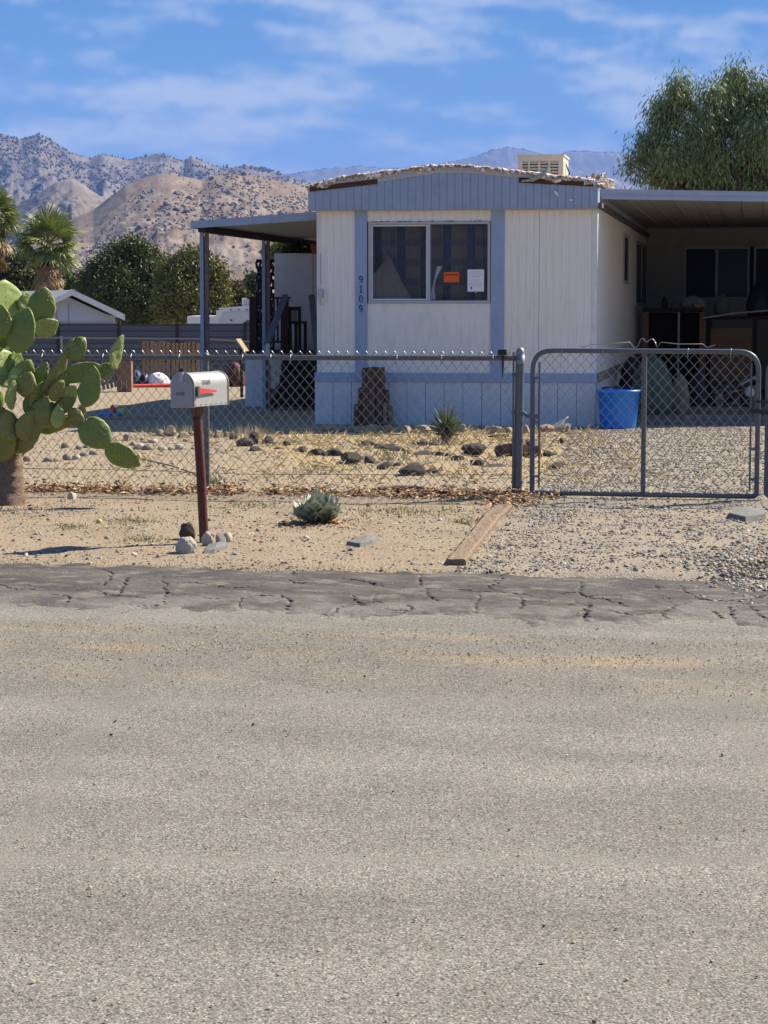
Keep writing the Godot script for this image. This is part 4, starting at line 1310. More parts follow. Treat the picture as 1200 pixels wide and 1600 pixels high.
	for k in 6:
		var p := hp(1112 + k * 13, 640, 5.2)
		part(sc, "scrap_lump", sack(20 + k), [M.sack_black, M.sack_grey, M.dark_plastic, M.tarp_green, M.sack_black, M.sack_tan][k], Transform3D(Basis.from_scale(Vector3(0.14, 0.22 + 0.06 * (k % 3), 0.15)), Vector3(p.x, 0.022, -5.2)))
	# timbers on the slab and unseen panels added at the open side to shade it
	for k in 2:
		var lx := hp(1065, 655, 1.6 + k * 2.3).x
		tag(part(self, "floor_timber", barm(Vector3(lx, 0.05, -1.75 - k * 2.4), Vector3(lx + 3.2, 0.05, -1.65 - k * 2.4), 0.1, 0.055), M.grey_wood, HB), "long grey timber lying on the carport slab", "timber", "timbers on the slab")
	tag(part(self, "added_plywood", boxm(Vector3(x1 + 0.02, 0.0, -4.3), Vector3(x1 + 0.04, 2.75, -2.8)), M.old_wood, HB), "unseen plywood sheet added to block sun at the open carport side near its front", "plywood", "added plywood blocking sun at the open side")
	tag(part(self, "added_plywood", boxm(Vector3(x1 + 0.02, 0.0, -11.8), Vector3(x1 + 0.04, 2.75, -6.3)), M.old_wood, HB), "unseen plywood sheets added to block sun along the rear of the open carport side", "plywood", "added plywood blocking sun at the open side")

var sacks := {}
func sack(seed_: int) -> ArrayMesh:      # slumped, creased bag: unit half width, unit height, resting on y = 0
	if sacks.has(seed_): return sacks[seed_]
	var n := FastNoiseLite.new()
	n.seed = seed_ + 900
	n.frequency = 0.9
	n.fractal_octaves = 4
	n.fractal_type = FastNoiseLite.FRACTAL_RIDGED
	var s := icosphere(3)
	var b := MB.new()
	b.sg = 1
	var vs := []
	for p in s[0]:
		var q: Vector3 = p * (0.93 + 0.13 * n.get_noise_3dv(p * 1.6))
		q.y = maxf((q.y + 0.62) / 1.62, 0.0)
		q.x *= 1.0 - 0.25 * q.y
		q.z *= 1.0 - 0.25 * q.y
		vs.append(q)
	for f in s[1]: b.tri(vs[f[0]], vs[f[1]], vs[f[2]])
	sacks[seed_] = b.mesh()
	return sacks[seed_]

# ------------------------------------------------------------------ porch on the left
func make_porch() -> void:
	var d0 := 0.45
	var dl := 8.2
	var l1 := hp(298, 345.5, d0)
	var l0 := hp(298, 357, d0)
	var r1 := hp(497, 330, d0)
	var r0 := hp(497, 343, d0)
	r1.x = -0.03; r0.x = -0.03
	var p := thing("porch_roof", "sloping blue edged metal porch roof on thin posts", "porch roof", "", HB)
	var slope := Vector3(r0.x - l0.x, r0.y - l0.y, 0)
	var b := MB.new()
	b.prism(PackedVector2Array([Vector2(l0.x, l0.y), Vector2(r0.x, r0.y), Vector2(r1.x, r1.y), Vector2(l1.x, l1.y)]), -d0 - 0.02, -d0)
	part(p, "fascia", b.mesh(), M.blue_fascia)
	b = MB.new()
	b.prism(PackedVector2Array([Vector2(l0.x, l0.y), Vector2(l0.x + 0.02, l0.y), Vector2(l0.x + 0.02, l1.y), Vector2(l0.x, l1.y)]), -d0 - dl, -d0 - 0.021)
	part(p, "side_fascia", b.mesh(), M.blue_fascia)
	b = MB.new()
	b.prism(PackedVector2Array([Vector2(l0.x + 0.021, l0.y + 0.07), Vector2(r0.x, r0.y + 0.07), Vector2(r0.x, r0.y + 0.08), Vector2(l0.x + 0.021, l0.y + 0.08)]), -d0 - dl, -d0 - 0.021)
	part(p, "roof_sheet", b.mesh(), M.carport_white)
	for i in 27:
		b = MB.new()
		var z := -d0 - 0.025 - i * 0.3
		b.prism(PackedVector2Array([Vector2(l0.x + 0.025, l0.y + 0.03), Vector2(r0.x, r0.y + 0.03), Vector2(r0.x, r0.y + 0.045), Vector2(l0.x + 0.025, l0.y + 0.045)]), z - 0.29, z)
		part(p, "ceiling_pan", b.mesh(), M.carport_white)
	var bx := hp(312, 400, d0 + 0.1).x
	part(p, "beam", boxm(Vector3(bx, l0.y - 0.05, -d0 - dl), Vector3(bx + 0.1, l0.y + 0.028, -d0 - 0.03)), M.dark_wood)
	mk("post_blue", lin(0.25, 0.32, 0.44), 0.5, T.grime, Vector3.ONE)
	mk("post_brown", lin(0.17, 0.14, 0.13), 0.6, T.rust, Vector3(4, 1, 4))
	for d in [d0 + 0.1, d0 + 3.75, d0 + 7.6]:
		part(p, "post", boxm(Vector3(bx, -0.02, -d - 0.05), Vector3(bx + 0.05, l0.y - 0.05, -d)), M.post_blue)
		part(p, "post", boxm(Vector3(bx + 0.068, -0.02, -d - 0.06), Vector3(bx + 0.115, l0.y - 0.05, -d - 0.01)), M.post_brown)
		part(p, "scroll_brace", tubem([Vector3(bx + 0.058, 0.3, -d - 0.03), Vector3(bx + 0.058, 0.9, -d - 0.03), Vector3(bx + 0.058, 1.6, -d - 0.03), Vector3(bx + 0.058, l0.y - 0.1, -d - 0.03)], 0.008, 4), M.post_brown)
	# deck with steps
	var d := 4.6
	var ty := hp(420, 549, d).y
	var x0 := hp(383, 600, d).x
	var k := thing("porch_deck", "raised porch deck with pale blue skirting and dark brown wooden steps", "deck", "", HB)
	for i in 22:
		part(k, "deck_board", boxm(Vector3(x0, ty - 0.035, -d - 0.14 - i * 0.15), Vector3(-0.03, ty, -d - i * 0.15)), M.dark_wood)
	part(k, "skirt_panel", boxm(Vector3(x0, 0.0, -d - 0.03), Vector3(hp(412, 600, d).x, ty - 0.04, -d - 0.005)), M.skirt)
	part(k, "skirt_panel", boxm(Vector3(x0, 0.0, -d - 3.3), Vector3(x0 + 0.02, ty - 0.04, -d - 0.031)), M.skirt)
	part(k, "skirt_panel", boxm(Vector3(hp(421, 600, d).x, hp(421, 607, d).y, -d - 0.04), Vector3(hp(439, 600, d).x, ty - 0.04, -d - 0.01)), M.board_white)
	part(k, "corner_post", boxm(Vector3(hp(412.5, 600, d).x, 0.0, -d - 0.09), Vector3(hp(421, 600, d).x, ty - 0.04, -d)), M.dark_wood)
	part(k, "stair_riser", boxm(Vector3(hp(440, 600, d).x, 0.0, -d - 0.04), Vector3(-0.03, ty - 0.05, -d - 0.02)), M.black)
	var sx0 := hp(437, 600, d - 0.5).x
	for i in 4:
		var y := ty - (i + 1) * ty / 5.0
		part(k, "stair_tread", boxm(Vector3(sx0, y - 0.04, -d + i * 0.26), Vector3(-0.05, y, -d + i * 0.26 + 0.28)), M.dark_wood)
	for x in [sx0 + 0.005, -0.1]:
		part(k, "stair_stringer", barm(Vector3(x + 0.02, ty - 0.22, -d + 0.02), Vector3(x + 0.02, 0.0, -d + 1.15), 0.04, 0.12), M.dark_wood)
	# railing
	var rail_y := hp(400, 464, d).y
	var nx0 := hp(389, 500, d).x
	var nx1 := hp(400, 500, d).x
	part(k, "newel_post", boxm(Vector3(nx0, ty, -d - 0.12), Vector3(nx1, rail_y - 0.03, -d - 0.02)), M.dark_wood)
	part(k, "newel_post", boxm(Vector3(hp(438, 500, d).x, ty, -d - 0.11), Vector3(hp(449, 500, d).x, rail_y - 0.03, -d - 0.02)), M.dark_wood)
	part(k, "top_rail", boxm(Vector3(hp(386, 500, d).x, rail_y - 0.03, -d - 0.14), Vector3(hp(452, 500, d).x, rail_y, -d)), M.dark_wood)
	part(k, "low_rail", boxm(Vector3(nx1, hp(400, 532, d).y - 0.04, -d - 0.09), Vector3(hp(438, 500, d).x, hp(400, 532, d).y, -d - 0.05)), M.dark_wood)
	for px in [404, 409, 414, 419, 425, 431]:
		part(k, "baluster", boxm(Vector3(hp(px, 500, d).x, hp(400, 532, d).y, -d - 0.085), Vector3(hp(px + 2.6, 500, d).x, rail_y - 0.03, -d - 0.05)), M.dark_wood)
	mk("rail_grey", lin(0.16, 0.19, 0.24), 0.6, T.wood, Vector3(5, 1, 5))
	part(k, "stair_handrail", barm(hp(446, 462, d - 0.05), hp(417, 537, d - 1.1), 0.09, 0.05), M.rail_grey)
	part(k, "stair_handrail", barm(hp(487, 462, d - 0.05), hp(495.5, 552, d - 1.1), 0.09, 0.05), M.rail_grey)
	part(k, "stair_post", boxm(hp(416, 556, d - 1.06), hp(421, 537, d - 1.1)), M.board_white)
	# things on the deck
	var dd := 6.0
	var wb := thing("white_cabinet", "tall plain off-white cabinet standing on the porch deck", "cabinet", "", HB)
	var c0 := hp(429, 552, dd)
	var c1 := hp(489, 395.5, dd)
	part(wb, "carcass", boxm(Vector3(c0.x, ty, -dd - 0.55), Vector3(c1.x, c1.y, -dd)), M.board_white)
	part(wb, "door_panel", boxm(Vector3(c0.x + 0.01, ty + 0.06, -dd + 0.001), Vector3(c1.x - 0.01, c1.y - 0.01, -dd + 0.018)), M.board_white)
	part(wb, "handle", boxm(Vector3(hp(471, 428, dd).x, hp(471, 430, dd).y, -dd + 0.019), Vector3(hp(473, 428, dd).x, hp(473, 426, dd).y, -dd + 0.03)), M.alu)
	var ch := thing("wooden_chair", "dark wooden chair turned away on the porch deck", "chair", "", HB)
	var e0 := hp(451, 545, d + 0.4)
	var e1 := hp(470, 479, d + 0.4)
	var cd := -(d + 0.4)
	part(ch, "backrest_rail", boxm(Vector3(e0.x, e1.y - 0.06, cd - 0.03), Vector3(e1.x, e1.y, cd)), M.dark_wood)
	for x in [e0.x, e1.x - 0.045]:
		part(ch, "leg", boxm(Vector3(x, ty, cd - 0.035), Vector3(x + 0.045, e1.y - 0.061, cd + 0.005)), M.dark_wood)
		part(ch, "leg", boxm(Vector3(x, ty, cd - 0.45), Vector3(x + 0.045, ty + 0.42, cd - 0.41)), M.dark_wood)
	part(ch, "seat", boxm(Vector3(e0.x, ty + 0.421, cd - 0.46), Vector3(e1.x, ty + 0.46, cd - 0.04)), M.dark_wood)
	part(ch, "splat", boxm(Vector3(hp(457, 500, d + 0.4).x, ty + 0.461, cd - 0.02), Vector3(hp(464, 500, d + 0.4).x, e1.y - 0.061, cd - 0.005)), M.grey_wood)
	# black screen of crossed strips beside the cabinet
	var tr := thing("black_trellis", "black trellis screen of crossed wavy strips beside the porch cabinet", "trellis", "", HB)
	var t0 := hp(403, 549, d + 0.7)
	var t1 := hp(428, 405, d + 0.7)
	var tz := -(d + 0.7)
	for i in 6:
		var x := lerpf(t0.x, t1.x - 0.03, i / 5.0)
		var pts := []
		for j in 25: pts.append(Vector3(x + 0.02 * sin(j * 1.6 + i), lerpf(ty, t1.y, j / 24.0), tz + 0.01 * cos(j * 1.6)))
		part(tr, "strip", tubem(pts, 0.022, 5), M.black)
	for j in 14:
		var y := lerpf(ty + 0.03, t1.y - 0.03, j / 13.0)
		part(tr, "cross_strip", boxm(Vector3(t0.x, y - 0.025, tz - 0.03), Vector3(t1.x, y + 0.03, tz - 0.022)), M.black)
	# plants on the cabinet
	var pot := thing("flower_pot", "red clay pot hanging beside the house under the porch roof", "pot", "", HB)
	var pp := hp(492, 396, dd - 0.3)
	b = MB.new()
	b.lathe([Vector2(0, 0), Vector2(0.09, 0.0), Vector2(0.12, 0.12), Vector2(0.13, 0.12), Vector2(0.13, 0.15), Vector2(0.11, 0.15), Vector2(0.1, 0.1), Vector2(0.0, 0.1)], 18)
	mk("clay", lin(0.32, 0.05, 0.03), 0.7)
	part(pot, "bowl", b.mesh(), M.clay, Transform3D(Basis(), Vector3(pp.x + 0.02, pp.y, -dd + 0.15)))
	part(pot, "hanger", tubem([Vector3(pp.x + 0.02, pp.y + 0.13, -dd + 0.15), Vector3(pp.x + 0.02, r0.y + 0.035, -dd + 0.15)], 0.004, 4), M.black)
	for q in [[442, 396, 0.17, 0.2, Color(0.22, 0.24, 0.05), "yellow green leafy plant on the end of the white porch cabinet", 700], [464, 396, 0.3, 0.17, Color(0.025, 0.04, 0.02), "dark leafy trailing plant along the top of the porch cabinet", 1000], [421, 404, 0.12, 0.16, Color(0.22, 0.22, 0.06), "small yellow green plant above the black trellis", 400]]:
		var g := hp(q[0], q[1], dd + 0.25)
		var o := thing("potted_plant", q[5], "plant", "", HB * Transform3D(Basis(), Vector3(g.x, g.y, -dd - 0.25)))
		part(o, "foliage", leaf_cloud([[Vector3(0, q[3] * 0.5, 0), Vector3(q[2], q[3] * 0.6, 0.18)]], q[6], 0.02, 0.05, 1.8, 0.1, q[4], q[4] * 1.8), M.foliage)
		part(o, "stem", tubem([Vector3(0, -0.02, 0), Vector3(0, q[3] * 0.5, 0)], 0.012, 5), M.trunk)

# ------------------------------------------------------------------ foliage
func leaf_cloud(lobes: Array, n: int, smin: float, smax: float, stretch: float, droop: float, c0: Color, c1: Color, shell := 0.45, clump := 1, spray := 0.0) -> ArrayMesh:
	var v := PackedVector3Array()
	var nn := PackedVector3Array()
	var c := PackedColorArray()
	var idx := PackedInt32Array()
	var vol := 0.0
	for l in lobes: vol += pow(l[1].x * l[1].y * l[1].z, 0.75)
	for l in lobes:
		var k := int(n * pow(l[1].x * l[1].y * l[1].z, 0.75) / vol / clump)
		for i in k:
			var tint := rng.randf()
			var dir := Vector3(rng.randfn(), rng.randfn(), rng.randfn()).normalized()
			var r := pow(rng.randf(), shell) * (1.0 + 0.22 * gn.get_noise_3d(dir.x * 9.0 + l[0].x * 3.0, dir.y * 9.0, dir.z * 9.0 + l[0].z))
			var p0: Vector3 = l[0] + Vector3(dir.x * l[1].x, dir.y * l[1].y, dir.z * l[1].z) * r
			for m in clump:
				var p := p0 + Vector3(rng.randfn(), rng.randfn() * (1.0 + 0.6 * droop) - 0.8 * droop, rng.randfn()) * spray
				var s := rng.randf_range(smin, smax)
				var along := (Vector3(rng.randfn(), rng.randfn(), rng.randfn()).normalized() * (1.0 - droop) + dir * 0.35 + Vector3(0, -1.6 * droop, 0)).normalized()
				var side := along.cross(Vector3(rng.randfn(), rng.randfn(), rng.randfn())).normalized()
				var nrm := side.cross(along).normalized()
				if nrm.dot(dir) < 0:
					nrm = -nrm
					side = -side
				var o := v.size()
				v.append_array([p, p + along * s * stretch * 0.5 + side * s * 0.5, p + along * s * stretch, p + along * s * stretch * 0.5 - side * s * 0.5])
				nn.append_array([nrm, nrm, nrm, nrm])
				var col := c0.lerp(c1, clampf(tint * 0.6 + rng.randf() * 0.45, 0.0, 1.0)) * rng.randf_range(0.8, 1.2)
				c.append_array([col, col, col, col])
				idx.append_array([o, o + 2, o + 1, o, o + 3, o + 2])
	var arr := []
	arr.resize(Mesh.ARRAY_MAX)
	arr[Mesh.ARRAY_VERTEX] = v
	arr[Mesh.ARRAY_NORMAL] = nn
	arr[Mesh.ARRAY_COLOR] = c
	arr[Mesh.ARRAY_INDEX] = idx
	var m := ArrayMesh.new()
	m.add_surface_from_arrays(Mesh.PRIMITIVE_TRIANGLES, arr)
	return m
# lobes in metres from the tree's foot; limbs run from the trunk to each lobe
func tree(n: String, label: String, foot: Vector3, lobes: Array, leaves: int, smin: float, smax: float, stretch: float, droop: float, c0: Color, c1: Color, girth: float, group := "", shell := 0.45, clump := 24, spray := 0.16) -> void:
	var t := thing(n, label, "tree", group, Transform3D(Basis(), foot))
	var low := 99.0
	var mid := Vector3.ZERO
	for l in lobes:
		low = minf(low, l[0].y)
		mid += l[0] / lobes.size()
	var b := MB.new()
	var fork := Vector3(mid.x * 0.3, low * 0.75, mid.z * 0.3)
	b.tube([Vector3(0, -0.2, 0), fork * 0.5 + Vector3(0.05, 0, 0), fork], [girth, girth * 0.8, girth * 0.65], 8)
	for l in lobes:
		var e: Vector3 = l[0] + Vector3(0, l[1].y * 0.4, 0)
		var m: Vector3 = fork.lerp(e, 0.5) + Vector3(rng.randfn(), rng.randfn() + 0.6, rng.randfn()) * girth * 0.7
		b.tube([fork, m, e], [girth * 0.55, girth * 0.35, girth * 0.08], 6)
		for k in 3:
			var q: Vector3 = l[0] + Vector3(rng.randfn() * l[1].x, rng.randfn() * l[1].y, rng.randfn() * l[1].z) * 0.45
			b.tube([m, q], [girth * 0.25, girth * 0.05], 5)
	part(t, "trunk", b.mesh(), M.trunk)
	part(t, "crown", leaf_cloud(lobes, leaves, smin, smax, stretch, droop, c0, c1, shell, clump, spray), M.foliage)
func lobes_px(foot: Vector3, z: float, list: Array) -> Array:      # [px, py, half width px, half height px, depth offset m]
	var out := []
	for q in list:
		var p := zp(q[0], q[1], z + q[4])
		out.append([p - foot, Vector3(q[2], q[3], (q[2] + q[3]) * 0.5) * z / F])
	return out

func frond_mesh(dead: bool, seed_: int) -> ArrayMesh:
	var r := RandomNumberGenerator.new()
	r.seed = seed_
	var b := MB.new()
	b.col = Color(0.20, 0.19, 0.07) if not dead else Color(0.26, 0.16, 0.08)
	b.bar(Vector3.ZERO, Vector3(0, 0, 0.85), 0.04, 0.02)
	for i in 22:
		var a := lerpf(-1.9, 1.9, i / 21.0) * (1.0 if not dead else 0.45)
		var dir := Vector3(sin(a), 0, cos(a))
		var len := (0.95 - 0.12 * absf(a)) * r.randf_range(0.85, 1.1)
		var o := Vector3(0, 0, 0.85)
		var side := Vector3(dir.z, 0, -dir.x) * 0.045
		var sag := r.randf_range(0.05, 0.22)
		var m := o + dir * len * 0.6 + Vector3(0, -sag * 0.3 - 0.05 * absf(a), 0)
		var e := o + dir * len + Vector3(r.randfn() * 0.05, -sag * 1.6 - 0.1 * absf(a), 0)
		var g := Color(0.12, 0.18, 0.05).lerp(Color(0.36, 0.36, 0.14), r.randf() * 0.8)
		if dead: g = Color(0.42, 0.28, 0.14).lerp(Color(0.20, 0.115, 0.06), r.randf())
		b.col = g
		b.tri(o, m + side + Vector3(0, 0.02, 0), m)
		b.tri(o, m, m - side + Vector3(0, 0.02, 0))
		b.tri(m + side, e, m)
		b.tri(m, e, m - side)
	return b.mesh()
func palm(px: float, py: float, z: float, label: String, live: Array, dry: Array, size: float, n: int) -> void:
	var c := zp(px, py, z)
	var foot := Vector3(c.x, gh(c.x, c.z), c.z)
	var t := thing("palm_tree", label, "palm", "palms behind the blue house", Transform3D(Basis(), foot))
	var hgt := c.y - foot.y
	var b := MB.new()
	b.tube([Vector3(0, -0.1, 0), Vector3(0.05, hgt * 0.5, 0), Vector3(0, hgt, 0)], [0.34, 0.27, 0.24], 10)
	part(t, "trunk", b.mesh(), M.trunk)
	for i in n:
		var el := lerpf(1.35, -0.75, pow(float(i) / n, 0.9)) + rng.randfn() * 0.08
		var az := i * 2.39996 + rng.randfn() * 0.15
		var bs := Basis(Vector3.UP, az) * Basis(Vector3.RIGHT, -el) * Basis(Vector3.BACK, rng.randfn() * 0.4)
		part(t, "frond", live[i % 3], M.foliage, Transform3D(bs * Basis.from_scale(Vector3.ONE * size * rng.randf_range(0.85, 1.1)), Vector3(0, hgt + 0.1, 0)))
	for i in 40:
		var el := rng.randf_range(-1.5, -0.75)
		part(t, "dead_frond", dry[i % 2], M.foliage, Transform3D(Basis(Vector3.UP, rng.randf() * TAU) * Basis(Vector3.RIGHT, -el) * Basis.from_scale(Vector3.ONE * size * rng.randf_range(0.7, 1.0)), Vector3(0, hgt - rng.randf() * 1.2, 0)))

func make_trees() -> void:
	var live := [frond_mesh(false, 1), frond_mesh(false, 2), frond_mesh(false, 3)]
	var dry := [frond_mesh(true, 4), frond_mesh(true, 5)]
	palm(74, 385, 104.0, "bushy fan palm with a skirt of brown dead fronds behind the blue roofed house", live, dry, 1.1, 46)
	palm(-16, 345, 96.0, "taller fan palm beside the bushy fan palm", live, dry, 0.95, 44)
	var foot := Vector3(zp(205, 500, 92.0).x, -3.0, -92.0)
	foot.y = gh(foot.x, foot.z)
	tree("juniper_tree", "broad dark green conifer rising behind the blue roofed house", foot, lobes_px(foot, 92.0, [[200, 402, 34, 26, 0], [172, 428, 34, 32, -0.6], [225, 412, 30, 26, 0.3], [245, 440, 32, 38, -0.4], [190, 462, 50, 40, -0.9], [150, 470, 30, 36, 0], [238, 480, 36, 34, -0.8], [212, 385, 16, 11, 0], [145, 440, 16, 18, 0]]), 84000, 0.035, 0.08, 2.4, 0.0, Color(0.035, 0.05, 0.018), Color(0.15, 0.165, 0.055), 0.3, "trees behind the back fence")
	foot = Vector3(zp(305, 500, 84.0).x, -3.0, -84.0)
	foot.y = gh(foot.x, foot.z)
	tree("olive_green_tree", "rounded yellow-green tree standing behind the porch posts", foot, lobes_px(foot, 84.0, [[300, 425, 34, 30, 0], [275, 438, 28, 34, -0.3], [330, 440, 25, 32, 0.2], [290, 470, 42, 38, -0.5], [335, 475, 22, 28, 0], [265, 475, 22, 30, 0.3], [300, 404, 18, 10, 0]]), 64000, 0.035, 0.075, 2.4, 0.0, Color(0.06, 0.072, 0.022), Color(0.25, 0.24, 0.08), 0.25, "trees behind the back fence")
	foot = Vector3(zp(362, 480, 100.0).x, -3.0, -100.0)
	foot.y = gh(foot.x, foot.z)
	tree("small_tree", "low yellow-green bush tree beside the white camper", foot, lobes_px(foot, 100.0, [[360, 464, 18, 14, 0], [346, 470, 12, 12, 0], [374, 470, 12, 10, 0]]), 5000, 0.09, 0.18, 2.0, 0.0, Color(0.05, 0.055, 0.018), Color(0.16, 0.15, 0.05), 0.14, "trees behind the back fence")
	foot = Vector3(zp(396, 480, 140.0).x, -3.6, -140.0)
	foot.y = gh(foot.x, foot.z)
	tree("small_tree", "distant grey-green tree showing past the black trellis", foot, lobes_px(foot, 140.0, [[396, 442, 11, 14, 0], [392, 456, 12, 12, 0], [402, 455, 9, 14, 0]]), 4000, 0.1, 0.2, 2.0, 0.0, Color(0.06, 0.075, 0.035), Color(0.15, 0.17, 0.085), 0.14, "trees behind the back fence")
	foot = Vector3(zp(30, 480, 112.0).x, -3.0, -112.0)
	foot.y = gh(foot.x, foot.z)
	tree("dark_tree", "dark leafy tree massed behind the fan palms", foot, lobes_px(foot, 112.0, [[25, 425, 36, 30, 0], [-30, 420, 40, 36, 0], [70, 440, 34, 26, 0.5], [115, 450, 26, 24, 0], [0, 455, 50, 26, -0.3]]), 34000, 0.06, 0.13, 2.0, 0.0, Color(0.04, 0.06, 0.025), Color(0.14, 0.16, 0.06), 0.3, "trees behind the back fence")
	# pepper tree with hanging sprays behind the carport
	var z := 64.0
	foot = Vector3(zp(1175, 480, z).x, 0, -z)
	foot.y = gh(foot.x, foot.z)
	tree("pepper_tree", "tall drooping pepper tree behind the carport roof", foot, lobes_px(foot, z, [[1062, 142, 22, 22, 0], [1152, 126, 22, 24, 0.3], [1112, 146, 18, 18, -0.4], [1042, 180, 24, 30, 0.2], [1095, 196, 24, 24, -0.5], [1140, 178, 28, 28, 0.2], [1190, 160, 26, 32, 0.3], [1182, 216, 34, 34, -0.5], [1020, 222, 24, 24, 0], [1062, 234, 32, 30, -0.4], [1118, 244, 34, 28, -0.2], [998, 254, 18, 13, 0], [1196, 262, 34, 28, 0.4], [1240, 150, 40, 36, 0], [1270, 220, 50, 44, 0], [1330, 250, 50, 60, 0], [1050, 274, 36, 24, 0.6], [1110, 284, 40, 18, 0.2], [1170, 284, 30, 18, 0.0]]), 80000, 0.022, 0.045, 4.6, 0.55, Color(0.075, 0.115, 0.04), Color(0.30, 0.35, 0.15), 0.36, "", 0.5, 60, 0.19)
	# cloudless air, power pole far off
	var up := thing("utility_pole", "distant wooden power pole with two crossarms before the brown hill", "power pole", "", Transform3D(Basis(), Vector3(zp(372, 440, 260.0).x, gh(-18, -260.0), -260.0)))
	var top := zp(372, 437, 260.0).y - up.position.y
	part(up, "pole", tubem([Vector3(0, 0, 0), Vector3(0, top, 0)], [0.17, 0.12], 8), M.trunk)
	part(up, "crossarm", boxm(Vector3(-1.1, top - 0.35, -0.06), Vector3(1.1, top - 0.22, 0.06)), M.trunk)
	part(up, "crossarm", boxm(Vector3(-1.1, top - 0.95, -0.06), Vector3(1.1, top - 0.82, 0.06)), M.trunk)
	for k in 4:
		var y: float = top - (0.2 if k < 2 else 0.8)
		var s := -1.0 if k % 2 else 1.0
		part(up, "power_line", tubem([Vector3(s, y, 0), Vector3(s - 30, y - 0.7, 4), Vector3(s - 60, y, 8)], 0.02, 4), M.dark_plastic)
		part(up, "power_line", tubem([Vector3(s, y, 0), Vector3(s + 30, y - 0.7, -4), Vector3(s + 60, y, -8)], 0.02, 4), M.dark_plastic)

# ------------------------------------------------------------------ chain link
func chainlink(x0: float, x1: float, y0: float, y1: float, w: float, h: float, r: float, barbs: bool, sides := 4) -> ArrayMesh:
	var b := MB.new()
	var k := 0
	var x := x0
	while x < x1 - w * 0.4:
		var pts := []
		var y := y0
		var j := 0
		while y <= y1 + (h * 0.3 if barbs else 0.0):
			var off := (j + k) % 2
			pts.append(Vector3(x + off * w * 0.5, y, 0.004 * (1 if off else -1)))
			y += h * 0.5
			j += 1
		b.tube(pts, r, sides, false)
		x += w * 0.5
		k += 1
	return b.mesh()
func round_path(pts: Array, r: float) -> Array:      # polyline with rounded inner corners
	var out := [pts[0]]
	for i in range(1, pts.size() - 1):
		var a: Vector3 = pts[i] + (pts[i - 1] - pts[i]).normalized() * r
		var c: Vector3 = pts[i] + (pts[i + 1] - pts[i]).normalized() * r
		for k in 7:
			var t := k / 6.0
			out.append(a.lerp(pts[i], t).lerp(pts[i].lerp(c, t), t))
	out.append(pts[-1])
	return out
